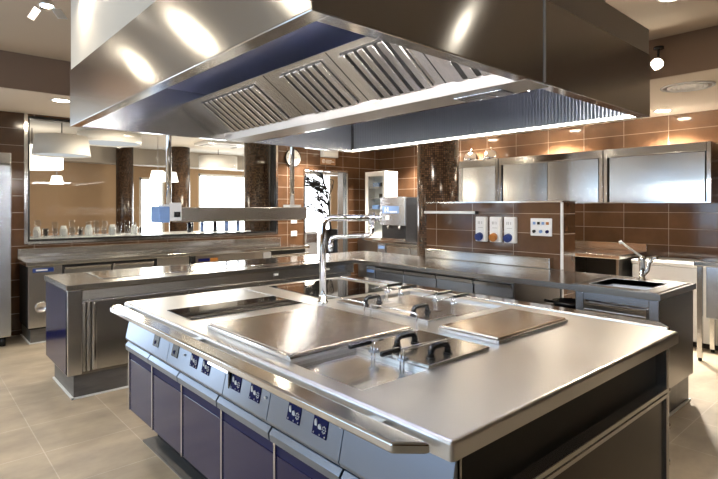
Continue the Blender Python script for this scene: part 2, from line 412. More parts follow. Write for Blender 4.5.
# ------------------------------------------------------------------ cooking island
IX0, IX1, IY0, IY1 = 1.05, 2.80, 0.82, 3.42
isl = thing('cooking_island', 'large stainless steel cooking island with cobalt blue doors, hobs and fryers', 'stove', (1.9, 2.1, 0))
HF = (1.12, 1.445, 1.245, 1.64)      # open drain well of the front fryers
HB = (2.27, 2.72, 1.74, 2.50)        # drain well of the rear fryers
H1 = (1.145, 1.865, 2.625, 2.955)
H2 = (2.06, 2.70, 2.625, 3.33)
obj('worktop', MB().slab_holes(IX0, IX1, IY0, IY1, 0.845, 0.90, [HF, HB]), 'steel_top', isl)
for h in (HF, HB):
    m = MB().box(h[0], h[1], h[2], h[3], 0.882, 0.886)
    obj('drain_well', m, 'steel_well', isl)
obj('glass_hob', MB().box(*H1, 0.9002, 0.904, 0.001), 'glass_black', isl)
obj('glass_hob', MB().box(*H2, 0.9002, 0.904, 0.001), 'glass_black', isl)
obj('spine_strip', MB().box(1.87, 1.93, 1.66, IY1-0.02, 0.9002, 0.9035, 0.001), 'steel_top', isl)
# carcass: hollow at the open end
m = MB()
m.box(1.12, 2.74, 0.90, 3.41, 0.20, 0.845)
obj('carcass', m, 'steel_dark', isl)
# near end: shelf recess with frame
m = MB()
m.box(1.10, 1.125, 0.845, 0.90, 0.14, 0.845, 0.003); m.box(2.705, 2.735, 0.842, 0.90, 0.10, 0.845, 0.004)
m.box(1.125, 2.705, 0.845, 0.90, 0.825, 0.845)
obj('end_frame', m, 'steel_wall', isl)
m = MB().box(1.125, 2.71, 0.842, 0.90, 0.622, 0.642, 0.002).box(1.125, 2.71, 0.842, 0.90, 0.598, 0.617, 0.002)
obj('shelf_edge', m, 'steel_wall', isl)
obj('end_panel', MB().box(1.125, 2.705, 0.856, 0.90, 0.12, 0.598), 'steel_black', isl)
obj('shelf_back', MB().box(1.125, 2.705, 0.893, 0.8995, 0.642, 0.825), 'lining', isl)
for zz in (0.62, 0.45, 0.28, 0.13):
    obj('hinge', MB().cyl((2.743, 0.85, zz-0.012), (2.743, 0.85, zz+0.012), 0.009, n=12), 'steel_smooth', isl)
obj('plinth', MB().box(1.24, 2.66, 0.99, 3.36, 0.0, 0.20), 'black_matt', isl)
obj('plinth_strip', MB().box(1.15, 1.24, 0.99, 3.37, 0.0, 0.012), 'plinth_stone', isl)
# sloping control panel under the rail, in three modules
prof = [(1.115, 0.840), (1.098, 0.838), (1.062, 0.668), (1.066, 0.655), (1.115, 0.650)]
def px(z): return 1.062 + (z-0.668)*(1.098-1.062)/(0.838-0.668)
for a, b in ((0.845, 1.290), (1.294, 1.735), (1.739, 2.105), (2.109, 2.75), (2.754, 3.425)):
    obj('control_panel', MB().prism(prof, 'y', a, b, 0.0015), 'steel_panel', isl)
# doors
edges = [3.435, 3.03, 2.61, 2.165, 1.72, 1.285, 0.85]
for i in range(6):
    b, a = edges[i], edges[i+1]
    d = obj('door', MB().box(1.088, 1.115, a+0.006, b-0.014, 0.205, 0.532, 0.003), 'blue_enamel', isl)
    obj('painted_dark_band', MB().box(1.091, 1.115, a+0.006, b-0.014, 0.533, 0.612, 0.001), 'navy_satin', d)  # dark band below the handle, partly reflection, put into the colour
    obj('door_edge', MB().box(1.081, 1.116, b-0.0135, b-0.002, 0.205, 0.61, 0.002), 'steel_smooth', d)
    obj('handle', MB().prism([(1.115, 0.645), (1.078, 0.642), (1.062, 0.622), (1.066, 0.592), (1.072, 0.592), (1.072, 0.615), (1.086, 0.628), (1.115, 0.63)], 'y', a+0.006, b-0.004, 0.001), 'steel_panel', d)
# displays
def display(y, z, w, h, dark):
    z0, z1 = z-h/2, z+h/2
    p = [(px(z0)-0.003, z0), (px(z1)-0.003, z1), (px(z1)+0.004, z1), (px(z0)+0.004, z0)]
    d = obj('display', MB().prism(p, 'y', y-w/2, y+w/2, 0.001), 'black' if dark else 'navy', isl)
    m = MB()
    def blob(dy, dz, ry, rz):
        zc = z+dz; q = px(zc)-0.0045
        pts = [(y-dy+ry*math.cos(a*math.pi/8), zc+rz*math.sin(a*math.pi/8)) for a in range(16)]
        m.prism(pts, 'x', q, q+0.004)
    if dark:
        blob(-0.008, -0.012, 0.010, 0.014)
        obj('knob_window', m, 'navy', d)
    else:
        blob(-0.024, 0.005, 0.0065, 0.017); blob(-0.001, -0.001, 0.009, 0.011)
        for a in range(8):
            t = a*math.pi/4; blob(0.024+0.009*math.cos(t), -0.003+0.010*math.sin(t), 0.0022, 0.003)
        blob(0.024, -0.003, 0.002, 0.0025)
        for dy in (-0.030, 0.004, 0.032): blob(dy, -0.024, 0.002, 0.0028)
        obj('symbols', m, 'white', d)
for y, dk in ((2.934, 1), (2.664, 1), (2.429, 0), (2.296, 0), (2.004, 0), (1.845, 0), (1.566, 0), (1.409, 0)):
    display(y, 0.742, 0.080, 0.062, dk)
for y, z in ((2.545, 0.745), (1.765, 0.745), (1.655, 0.78), (1.306, 0.775)):
    obj('indicator', MB().cyl((px(z)+0.002, y, z), (px(z)-0.006, y, z-0.001), 0.006, n=12), 'white', isl)
obj('drawer_tab', MB().prism([(px(0.79)-0.012, 0.79), (px(0.765)-0.014, 0.765), (px(0.76), 0.76), (px(0.79), 0.79)], 'y', 2.07, 2.27, 0.001), 'steel_smooth', isl)
obj('drawer_tab', MB().box(px(0.77)-0.014, px(0.77)+0.004, 2.055, 2.065, 0.70, 0.79), 'black', isl)
# front and rear rails with angled ends
def rail(pts, name='rail', z=0.884):
    o = obj(name, MB().prism(pts, 'z', z-0.032, z, 0.008, 4), 'steel_smooth', isl)
    return o
rail([(0.955, 0.945), (1.030, 0.875), (1.030, 3.45), (0.975, 3.41), (0.955, 3.375)])
rail([(2.945, 0.945), (2.855, 0.875), (2.825, 0.875), (2.825, 3.42), (2.86, 3.42), (2.945, 3.36)], z=0.903)
for y in (3.33, 2.32, 1.09):
    obj('rail_bracket', MB().box(1.028, 1.055, y-0.028, y+0.028, 0.858, 0.879, 0.002), 'steel_smooth', isl)
    obj('rail_bracket', MB().box(2.80, 2.828, y-0.028, y+0.028, 0.858, 0.879, 0.002), 'steel_smooth', isl)
# low guard rails on the spine
for a, b in ((2.06, 2.43), (1.68, 2.01)):
    m = MB().tube([(1.875, a, 0.899), (1.875, a, 0.975), (1.875, a+0.006, 0.98), (1.875, b-0.006, 0.98), (1.875, b, 0.975), (1.875, b, 0.899)], 0.0045, 8)
    obj('guard_rail', m, 'steel_smooth', isl)

# griddle covers
def griddle(x0, x1, y0, y1, label, mat):
    t = thing('griddle_plate', label, 'griddle', ((x0+x1)/2, (y0+y1)/2, 0.9), 'griddle plates on the cooking island')
    obj('plate', MB().box(x0, x1, y0, y1, 0.9045, 0.926, 0.005, 3), mat, t)
    obj('rim', MB().box(x0-0.014, x0-0.001, y0, y1, 0.9005, 0.921, 0.004).box(x0-0.014, x1, y0-0.012, y0-0.0005, 0.9005, 0.918, 0.003), 'steel_smooth', t)
griddle(1.135, 1.83, 1.675, 2.385, 'large finely ridged griddle plate beside the tap on the island', 'griddle_steel')
griddle(1.955, 2.575, 1.275, 1.60, 'smaller smooth griddle plate on the island behind the perforated fryer covers', 'plate_steel')

# fryer lids and baskets
def perforated():
    nt, out = new('perforated'); b = princ(nt, out, (0.66, 0.64, 0.60), 0.22, 1.0)
    mp = coords(nt, (1, 1, 1)); v = nt.nodes.new('ShaderNodeTexVoronoi'); v.inputs['Scale'].default_value = 70; v.inputs['Randomness'].default_value = 0
    nt.links.new(mp.outputs[0], v.inputs['Vector'])
    r = nt.nodes.new('ShaderNodeMapRange'); r.inputs['From Min'].default_value = 0.30; r.inputs['From Max'].default_value = 0.36
    nt.links.new(v.outputs['Distance'], r.inputs['Value'])
    mx = nt.nodes.new('ShaderNodeMix'); mx.data_type = 'RGBA'
    mx.inputs[6].default_value = (0.06, 0.055, 0.05, 1); mx.inputs[7].default_value = (0.66, 0.64, 0.60, 1)
    nt.links.new(r.outputs[0], mx.inputs[0]); nt.links.new(mx.outputs[2], b.inputs['Base Color'])
perforated()
def arch(x0, x1, y, z, h, r):
    """bail handle along X with thick black grip and feet"""
    m = MB()
    pts = [(x0, y, z), (x0+0.002, y, z+h*0.6), (x0+0.010, y, z+h*0.9), (x0+0.026, y, z+h)]
    pts += [(x1-0.026, y, z+h), (x1-0.010, y, z+h*0.9), (x1-0.002, y, z+h*0.6), (x1, y, z)]
    m.tube(pts, r, 10); m.cyl((x0, y, z-0.001), (x0, y, z+0.006), r*1.5, n=14); m.cyl((x1, y, z-0.001), (x1, y, z+0.006), r*1.5, n=14)
    return m
def lid(x0, x1, y0, y1, hx0, hx1, hy, label, mat, group):
    t = thing('fryer_cover', label, 'cover', ((x0+x1)/2, (y0+y1)/2, 0.9), group)
    obj('plate', MB().box(x0, x1, y0, y1, 0.9005, 0.914, 0.003), mat, t)
    obj('handle', arch(hx0, hx1, hy, 0.914, 0.043, 0.0135), 'black', t)
    return t
lid(1.455, 1.845, 1.445, 1.635, 1.545, 1.655, 1.495, 'perforated fryer cover with black handle, the one beside the large griddle plate', 'perforated', 'fryer covers on the island')
lid(1.455, 1.845, 1.245, 1.435, 1.53, 1.635, 1.300, 'perforated fryer cover with black handle, nearest the bare worktop', 'perforated', 'fryer covers on the island')
lid(2.03, 2.26, 2.13, 2.49, 2.07, 2.185, 2.265, 'plain steel fryer cover with black handle, beside the foot of the tap', 'steel_well', 'fryer covers on the island')
lid(2.03, 2.26, 1.745, 2.11, 2.07, 2.185, 1.88, 'plain steel fryer cover with black handle, nearer the smaller griddle plate', 'steel_well', 'fryer covers on the island')
def basket(x_in, x_out, y, rod_to, label, sgn):
    """frying basket hooked in its well: grip, rod, post and clamp"""
    t = thing('fryer_basket', label, 'basket', (x_in, y, 0.874), 'frying basket handles on the island')
    a, b = sorted((x_in, x_out))
    obj('grip', MB().box(a, b, y-0.009, y+0.009, 0.952, 0.972, 0.006, 3), 'black', t)
    m = MB().tube([(x_in, y, 0.962), (rod_to, y+0.003, 0.958)], 0.004, 8)
    obj('rod', m, 'steel_smooth', t)
    px_ = x_in + 0.012*sgn
    obj('post', MB().cyl((px_, y-0.008, 0.8865), (px_, y-0.008, 0.958), 0.004, n=10).cyl((px_, y+0.008, 0.8865), (px_, y+0.008, 0.958), 0.004, n=10), 'steel_smooth', t)
    obj('clamp', MB().box(px_-0.012, px_+0.02, y-0.016, y+0.016, 0.916, 0.926, 0.002).cyl((px_+0.01, y-0.02, 0.924), (px_+0.01, y+0.02, 0.924), 0.008, n=12), 'steel_cold', t)
    return t
basket(1.40, 1.285, 1.50, 1.47, 'fryer basket with black grip beside the large griddle plate', 1)
basket(1.405, 1.305, 1.345, 1.64, 'fryer basket with long rod and black grip beside the bare worktop', 1)
for y, lab in ((2.485, 'rear fryer basket with black grip, nearest the tap'), (2.355, 'rear fryer basket with black grip, second from the tap'),
               (2.055, 'rear fryer basket with black grip, third from the tap'), (1.92, 'rear fryer basket with black grip, nearest the smaller griddle plate')):
    basket(2.475, 2.62, y, 2.33, lab, -1)

# pot filler tap on the island
t = thing('pot_filler_tap', 'tall double jointed chrome tap standing on the island', 'tap', (1.945, 2.52, 0.9))
obj('base', MB().lathe((1.945, 2.52, 0.904), [(0.034, 0), (0.034, 0.012), (0.026, 0.018), (0.026, 0.05), (0.02, 0.055)], 24), 'chrome', t)
A0 = Vector((1.945, 2.52, 0.95)); A1 = Vector((1.945, 2.52, 1.432)); A2 = Vector((2.19, 2.335, 1.432))
dr = (A2-A1).normalized()
path = [A0, A1-Vector((0, 0, 0.08))]
for k in range(1, 8):
    a = k*math.pi/14; path.append(A1 - Vector((0, 0, 0.06)) + Vector((0, 0, 0.06))*math.sin(a) + dr*0.06*(1-math.cos(a)))
path.append(A2)
obj('riser', MB().tube(path, 0.021, 16), 'chrome', t)
obj('joint', MB().cyl(A2-Vector((0, 0, 0.035)), A2+Vector((0, 0, 0.032)), 0.024).cyl(A2+dr*0.02, A2+dr*0.04, 0.019).cyl(A2+dr*0.04, A2+dr*0.055, 0.026), 'chrome', t)
B1 = Vector((A2.x, A2.y, 1.325)); B2 = Vector((1.955, 2.455, 1.315)); db = (B2-B1).normalized()
path = [A2-Vector((0, 0, 0.03)), B1+Vector((0, 0, 0.03)), B1+Vector((0, 0, 0.01))+db*0.006, B1+db*0.025]
path += [B2-db*0.03, B2-db*0.008-Vector((0, 0, 0.006)), B2-Vector((0, 0, 0.028)), B2-Vector((0, 0, 0.05))]
obj('arm', MB().tube(path, 0.0135, 14), 'chrome', t)
obj('nozzle', MB().cyl(B2-Vector((0, 0, 0.04)), B2-Vector((0, 0, 0.085)), 0.017, 0.014), 'chrome', t)
obj('lever', MB().tube([A2+dr*0.048, A2+dr*0.048+Vector((0.01, -0.01, 0.05))], 0.006, 8), 'chrome', t)

# ------------------------------------------------------------------ extraction hood
HX0, HX1, HY0, HY1, HZ0, HZ1 = 0.768, 3.065, 1.04, 3.52, 2.0, 2.335
hood = thing('extraction_hood', 'huge stainless steel extraction hood hanging over the cooking island', 'hood', (1.9, 2.27, 2.0))
w = 0.012
obj('shell', MB().box(HX0, HX0+w, HY0, HY1, HZ0, HZ1), 'steel_hood', hood)
obj('shell', MB().box(HX0+w, 1.917, HY0, HY0+w, HZ0, HZ1), 'steel_hood', hood)
obj('shell', MB().box(1.927, HX1-w, HY0, HY0+w, HZ0, HZ1), 'steel_hood', hood)
obj('shell', MB().box(HX1-w, HX1, HY0, HY1, HZ0, HZ1), 'steel_hood', hood)
obj('shell', MB().box(HX0+w, HX1-w, HY1-w, HY1, HZ0, HZ1), 'steel_hood', hood)
obj('seam_strip', MB().box(1.917, 1.927, HY0-0.004, HY0+w, HZ0, HZ1), 'white_enamel', hood)
# turned-in lip round the bottom
lw = 0.055
m = MB().box(HX0, HX0+lw, HY0, HY1, HZ0-0.006, HZ0, 0.002).box(HX1-lw*0.45, HX1, HY0, HY1, HZ0-0.006, HZ0, 0.002)
m.box(HX0+lw, HX1-lw*0.45, HY0, HY0+lw, HZ0-0.006, HZ0, 0.002).box(HX0+lw, HX1-lw*0.45, HY1-lw*0.5, HY1, HZ0-0.006, HZ0, 0.002)
obj('lip', m, 'steel_smooth', hood)
obj('crown', MB().box(HX0+w, HX1-w, HY0+w, HY1-w, HZ1-0.02, HZ1-0.002), 'steel_deep', hood)
obj('crossbar', MB().box(1.18, 1.22, HY0+w, HY1-w, HZ1-0.06, HZ1-0.02), 'steel_dark', hood)
# V shaped filter housing: two sloping sides with a trough under them
def slope(x): return 2.035 + (1.80-x)*(2.235-2.035)/(1.80-1.505)
def pl(x, off): # point on the sloping side, pushed out towards the room by off
    nx, nz = -0.561, -0.828
    return (x+nx*off, slope(x)+nz*off)
ya, yb = HY0+w, HY1-w
m = MB().prism([pl(1.50, 0.0), pl(1.80, 0.0), (1.80, slope(1.80)+0.03), (1.53, slope(1.50)+0.01)], 'y', ya, yb)
obj('housing', m, 'steel_bright', hood)
mir = lambda p: (3.79-p[0], p[1])
m = MB().prism([mir(pl(1.50, 0.0)), mir(pl(1.80, 0.0)), mir((1.80, slope(1.80)+0.03)), mir((1.53, slope(1.50)+0.01))], 'y', ya, yb)
obj('housing', m, 'steel_bright', hood)
obj('trough', MB().prism([(1.785, 2.032), (1.80, 1.992), (1.98, 1.992), (2.0, 2.032), (2.0, 2.045), (1.785, 2.045)], 'y', ya, yb, 0.002), 'steel_satin', hood)
obj('lamp_strip', MB().box(1.985, 2.015, HY0+0.12, HY1-0.12, 1.996, 2.012, 0.002), 'steel_smooth', hood)
obj('fill_tube', MB().box(HX0+w+0.001, HX0+w+0.03, HY0+0.10, HY1-0.10, 2.03, 2.06, 0.003), 'tube', hood)  # added tubes, hidden from view, brighten the island top and filters
obj('fill_tube', MB().box(HX0+0.15, HX1-0.15, HY0+w+0.001, HY0+w+0.03, 2.03, 2.06, 0.003), 'tube', hood)
for i in range(3):
    obj('lamp_strip_cover', MB().box(1.86, 1.97, HY0+0.16+i*0.085, HY0+0.235+i*0.085, 1.985, 1.992, 0.002), 'steel_cold', hood)
for a, b in ((2.66, 3.33), (2.02, 2.345), (1.515, 1.84), (1.07, 1.345)):
    f = obj('filter', MB().prism([pl(1.53, 0.001), pl(1.785, 0.001), pl(1.785, 0.004), pl(1.53, 0.004)], 'y', a-0.015, b+0.015), 'black_matt', hood)
    k = max(3, round((b-a)/0.068)); p = (b-a)/k
    m = MB()
    for i in range(k+1):
        y = a+i*p
        m.prism([pl(1.534, 0.0045), pl(1.783, 0.0045), pl(1.783, 0.018), pl(1.534, 0.018)], 'y', y-p*0.30, y+p*0.30, 0.003)
    obj('baffles', m, 'steel_bright', f)
for y in (2.50, 1.93, 1.43):
    obj('housing_seam', MB().prism([pl(1.505, 0.0), pl(1.79, 0.0), pl(1.79, 0.0015), pl(1.505, 0.0015)], 'y', y-0.002, y+0.002), 'black', hood)
obj('sensor', MB().cyl((2.35, 3.40, 2.10), (2.35, 3.40, 2.22), 0.015).cyl((2.35, 3.40, 2.075), (2.35, 3.40, 2.10), 0.028), 'steel_smooth', hood)
obj('louvre_panel', MB().box(HX1-w-0.008, HX1-w-0.0005, ya+0.02, yb-0.02, HZ0+0.001, HZ1-0.03), 'louvre_steel', hood)
obj('led_strip', MB().box(HX1-0.036, HX1-0.0225, ya+0.05, yb-0.02, HZ0+0.001, HZ0+0.012), 'led', hood)
# plaster casing above the steel, stepped down towards the right wall
obj('casing', MB().prism([(HX0+0.004, HZ1), (HX1-0.004, HZ1), (HX1-0.004, 2.475), (2.50, 2.475), (2.50, UZ-0.001), (HX0+0.004, UZ-0.001)], 'y', HY0+0.004, HY1-0.004), 'plaster', hood)

# ------------------------------------------------------------------ service bench and L shaped worktop
BX0, BY0, BY1, CX0 = 0.935, 4.40, 5.22, 3.875
wt = thing('kitchen_worktop', 'L-shaped stainless worktop running from the window bench round to the sink', 'worktop', (4.2, 4.6, 0.86))
SX0, SX1, SY0, SY1 = 4.02, 4.47, 1.39, 1.80
m = MB().box(BX0, CX0, BY0, BY1, 0.855, 0.90, 0.004).box(CX0, PX0-0.015, 2.36, BY1, 0.855, 0.90, 0.004)
t_ = MB()
m.box(CX0, PX0-0.08, SY1, 2.36, 0.855, 0.90).box(CX0, SX0, SY0, SY1, 0.855, 0.90).box(SX1, PX0-0.08, SY0, SY1, 0.855, 0.90).box(CX0, PX0-0.08, 1.25, SY0, 0.855, 0.90)
obj('slab', m, 'steel_counter', wt)
m = MB().box(SX0, SX1, SY0, SY1, 0.79, 0.795).box(SX0-0.004, SX0, SY0, SY1, 0.79, 0.901).box(SX1, SX1+0.004, SY0, SY1, 0.79, 0.901).box(SX0, SX1, SY0-0.004, SY0, 0.79, 0.901).box(SX0, SX1, SY1, SY1+0.004, 0.79, 0.901)
obj('sink_bowl', m, 'sink_steel', wt)
m = MB().box(CX0+0.02, 4.62, SY1+0.07, SY1+0.078, 0.90, 0.906, 0.002).box(CX0+0.02, 4.62, 1.275, 1.283, 0.90, 0.906, 0.002).box(CX0+0.015, CX0+0.023, 1.275, SY1+0.078, 0.90, 0.906, 0.002)
obj('drainer_edge', m, 'steel_smooth', wt)
obj('upstand', MB().box(PX0-0.09, PX0-0.002, 2.47, 4.05, 0.9005, 1.005, 0.006), 'steel_smooth', wt)
obj('warming_plate', MB().box(1.25, 3.55, 4.62, 5.14, 0.9005, 0.905, 0.002), 'steel_smooth', wt)

bench = thing('bench_cabinet', 'steel bench cabinet with blue end panel under the window side worktop', 'cabinet', (1.9, 4.8, 0))
obj('carcass', MB().box(0.96, 3.85, 4.47, 5.19, 0.18, 0.854), 'steel_dark', bench)
obj('end_panel', MB().box(0.945, 0.96, 4.425, 5.20, 0.20, 0.85, 0.003), 'blue_enamel', bench)
obj('stile', MB().box(0.945, 1.045, 4.41, 4.47, 0.20, 0.852, 0.004), 'steel_up', bench)
obj('apron', MB().box(1.05, 3.86, 4.425, 4.47, 0.77, 0.852, 0.004).box(1.05, 3.86, 4.415, 4.47, 0.755, 0.768, 0.003), 'steel_wall', bench)
for a, b in ((1.125, 1.90), (1.91, 2.60), (2.61, 3.25), (3.26, 3.83)):
    d = obj('door', MB().box(a, b, 4.435, 4.47, 0.21, 0.75, 0.004), 'steel_up', bench)
    obj('handle', MB().box(a+0.005, a+0.03, 4.418, 4.436, 0.22, 0.745, 0.004), 'steel_smooth', d)
obj('strip', MB().box(1.052, 1.075, 4.43, 4.47, 0.21, 0.75, 0.003).box(1.085, 1.108, 4.425, 4.47, 0.21, 0.75, 0.003), 'steel_wall', bench)
obj('plinth', MB().box(1.00, 3.80, 4.47, 5.14, 0.0, 0.18), 'plinth_stone', bench)
obj('plinth_strip', MB().box(0.985, 3.80, 4.455, 4.47, 0, 0.012).box(0.985, 1.0, 4.455, 5.14, 0, 0.012), 'white', bench)
for x in (2.82, 3.48):
    obj('plug', MB().box(x-0.02, x+0.02, 4.408, 4.424, 0.81, 0.83, 0.003), 'white', bench)

# refrigerated unit under the right-hand run
fr = thing('refrigerated_counter', 'three-door refrigerated steel unit under the socket wall worktop', 'fridge', (4.3, 3.4, 0))
obj('carcass', MB().box(3.91, 4.70, 2.80, 4.39, 0.15, 0.854), 'steel_dark', fr)
obj('control_box', MB().box(3.885, 3.91, 4.10, 4.235, 0.20, 0.845, 0.003), 'steel_cold', fr)
obj('badge', MB().box(3.882, 3.886, 4.115, 4.225, 0.775, 0.805), 'blue_light', fr)
for a, b in ((3.66, 4.085), (3.235, 3.65), (2.80, 3.225)):
    d = obj('door', MB().box(3.886, 3.91, a, b, 0.20, 0.80, 0.004), 'steel_cold', fr)
    obj('handle', MB().prism([(3.91, 0.848), (3.872, 0.835), (3.872, 0.805), (3.878, 0.805), (3.885, 0.825), (3.91, 0.83)], 'y', a+0.004, b-0.004), 'steel_smooth', d)
obj('plinth', MB().box(3.97, 4.65, 2.82, 4.37, 0, 0.15), 'black_matt', fr)
dw = thing('drawer_unit', 'steel drawer unit beside the open gap with stacked pans', 'drawers', (4.3, 2.6, 0))
obj('carcass', MB().box(3.91, 4.70, 2.385, 2.79, 0.15, 0.854), 'steel_dark', dw)
for z0, z1 in ((0.72, 0.845), (0.46, 0.71), (0.20, 0.45)):
    d = obj('drawer', MB().box(3.886, 3.91, 2.395, 2.785, z0, z1, 0.004), 'steel_cold', dw)
    obj('handle', MB().prism([(3.886, z1-0.004), (3.862, z1-0.012), (3.862, z1-0.038), (3.868, z1-0.038), (3.874, z1-0.02), (3.886, z1-0.016)], 'y', 2.40, 2.78), 'steel_smooth', d)
obj('plinth', MB().box(3.97, 4.65, 2.395, 2.78, 0, 0.15), 'black_matt', dw)
sk = thing('sink_cabinet', 'steel sink cabinet with pull-out front at the end of the worktop', 'cabinet', (4.3, 1.5, 0))
obj('carcass', MB().box(3.92, 4.62, 1.275, 1.835, 0.20, 0.715), 'steel_dark', sk)
obj('side_panel', MB().box(3.90, 4.625, 1.258, 1.274, 0.20, 0.854, 0.003), 'steel_dark', sk)
for a, b in ((1.26, 1.325), (1.785, 1.845)): obj('stile', MB().box(3.882, 3.92, a, b, 0.20, 0.854, 0.004), 'steel_cold', sk)
obj('top_rail', MB().box(3.885, 3.92, 1.325, 1.785, 0.795, 0.854, 0.003), 'steel_cold', sk)
d = obj('drawer', MB().box(3.89, 3.918, 1.33, 1.78, 0.21, 0.785, 0.004), 'steel_cold', sk)
obj('handle', MB().box(3.862, 3.892, 1.335, 1.775, 0.765, 0.785, 0.006).box(3.862, 3.892, 1.335, 1.775, 0.715, 0.732, 0.005).box(3.870, 3.892, 1.335, 1.775, 0.732, 0.765), 'steel_smooth', d)
obj('plinth', MB().box(3.99, 4.57, 1.275, 1.83, 0, 0.20), 'plinth_stone', sk)
obj('plinth_strip', MB().box(3.975, 4.58, 1.26, 1.275, 0, 0.012), 'white', sk)
sh = single('pan_shelf', MB().box(3.95, 4.70, 1.85, 2.38, 0.60, 0.62), 'steel_dark', 'dark steel shelf in the open gap under the worktop', 'shelf')
def pan(x, y, z, r, h, label):
    t = thing('cooking_pan', label, 'pan', (x, y, z), 'black pans under the worktop')
    obj('bowl', MB().lathe((x, y, z), [(r*0.8, 0), (r*0.95, h*0.35), (r, h), (r*0.97, h), (r*0.9, h*0.4), (r*0.76, 0.008), (0.0001, 0.008)], 32), 'black', t)
    obj('handle', MB().tube([(x-r*0.6, y+r*0.75, z+h*0.7), (x-r*0.95, y+r*1.0, z+h*0.9), (x-r*1.1, y+r*1.05, z+h*1.05)], 0.012, 8), 'black', t)
pan(4.16, 2.03, 0.6205, 0.15, 0.05, 'black cooking pan at the bottom of the stack under the worktop')
pan(4.17, 2.04, 0.672, 0.13, 0.045, 'black cooking pan on top of the stack under the worktop')

# sink mixer
t = thing('sink_mixer_tap', 'chrome mixer tap with long white lever behind the sink', 'tap', (4.54, 1.60, 0.9))
obj('body', MB().lathe((4.54, 1.60, 0.90), [(0.030, 0), (0.030, 0.01), (0.022, 0.016), (0.022, 0.155), (0.028, 0.16), (0.028, 0.19), (0.016, 0.198)], 22), 'chrome', t)
obj('spout', MB().tube([(4.54, 1.60, 0.93), (4.545, 1.56, 0.98), (4.53, 1.54, 1.05), (4.535, 1.51, 1.09), (4.52, 1.48, 1.095)], 0.016, 12), 'chrome', t)
obj('lever', MB().tube([(4.54, 1.60, 1.09), (4.50, 1.70, 1.17), (4.49, 1.74, 1.205)], 0.008, 8).cyl((4.487, 1.742, 1.195), (4.482, 1.752, 1.217), 0.014), 'white', t)

# fittings on the half wall
SW = PX0
t = thing('strip_light', 'long white strip light fixed on the half wall beside the sockets', 'light', (SW-0.03, 3.75, 1.44))
obj('housing', MB().box(SW-0.06, SW-0.002, 3.36, 4.09, 1.422, 1.452, 0.005), 'white_enamel', t)
obj('end_cap', MB().box(SW-0.055, SW-0.002, 3.345, 3.358, 1.418, 1.455), 'black', t)
def sockets():
    first = None
    for y, colr, lab in ((3.290, 'blue', 'white wall socket unit with blue outlet, nearest the strip light'),
                         (3.110, 'orange', 'white wall socket unit with orange outlet between the two blue ones'),
                         (2.935, 'blue', 'white wall socket unit with blue outlet, nearest the switch plate')):
        t = thing('wall_socket', lab, 'socket', (SW-0.02, y, 1.14), 'industrial sockets on the half wall')
        obj('box', MB().box(SW-0.045, SW-0.001, y-0.070, y+0.070, 1.125, 1.395, 0.010, 3), 'white_enamel', t)
        obj('outlet', MB().cyl((SW-0.040, y+0.008, 1.185), (SW-0.085, y+0.008, 1.172), 0.042, n=24).cyl((SW-0.085, y+0.008, 1.172), (SW-0.089, y+0.008, 1.171), 0.030, n=24), colr, t)
        obj('side_cover', MB().box(SW-0.056, SW-0.044, y-0.066, y-0.048, 1.14, 1.38, 0.003), 'white', t)
        for dy in (-0.015, 0.012, 0.03): obj('marking', MB().box(SW-0.0475, SW-0.0445, y+dy-0.004, y+dy+0.004, 1.315, 1.345), 'grey', t)
        obj('marking', MB().box(SW-0.0475, SW-0.0445, y-0.03, y+0.03, 1.275, 1.280), 'grey', t)
sockets()
t = thing('switch_plate', 'square white plate of small switches and plugs on the half wall', 'switch', (SW-0.01, 2.60, 1.21))
obj('plate', MB().box(SW-0.014, SW-0.001, 2.487, 2.716, 1.212, 1.388, 0.006), 'white_enamel', t)
for i, (c, y) in enumerate((('blue_light', 2.672), ('black', 2.625), ('blue_light', 2.578), ('orange', 2.531))):
    obj('switch', MB().box(SW-0.024, SW-0.013, y-0.013, y+0.013, 1.325, 1.352, 0.002), c, t)
for c, y in (('black', 2.672), ('blue_light', 2.600), ('navy', 2.532)):
    obj('plug', MB().cyl((SW-0.013, y, 1.258), (SW-0.03, y, 1.255), 0.016, n=16), c, t)

# ------------------------------------------------------------------ heated gantry hanging over the bench
t = thing('heated_gantry', 'steel heat lamp gantry bar hanging on poles over the bench', 'gantry', (2.6, 4.85, 1.36))
obj('beam', MB().box(1.90, 3.45, 4.76, 4.94, 1.362, 1.497, 0.006), 'steel_bright', t)
obj('end_cap', MB().box(1.765, 1.865, 4.74, 4.96, 1.355, 1.505, 0.008), 'blue_light', t)
obj('switch_box', MB().box(1.866, 1.98, 4.75, 4.759, 1.37, 1.54, 0.003), 'white_enamel', t)
obj('switch', MB().box(1.905, 1.965, 4.738, 4.7495, 1.405, 1.455, 0.003), 'black', t)
obj('heater', MB().box(1.95, 3.40, 4.80, 4.90, 1.352, 1.362), 'steel_dark', t)
for x in (1.895, 3.305):
    obj('pole', MB().cyl((x, 4.85, 1.49), (x, 4.85, UZ), 0.026), 'steel_smooth', t)
    obj('pole_foot', MB().box(x-0.075, x+0.075, 4.78, 4.92, 1.4975, 1.525, 0.003), 'white_enamel', t)

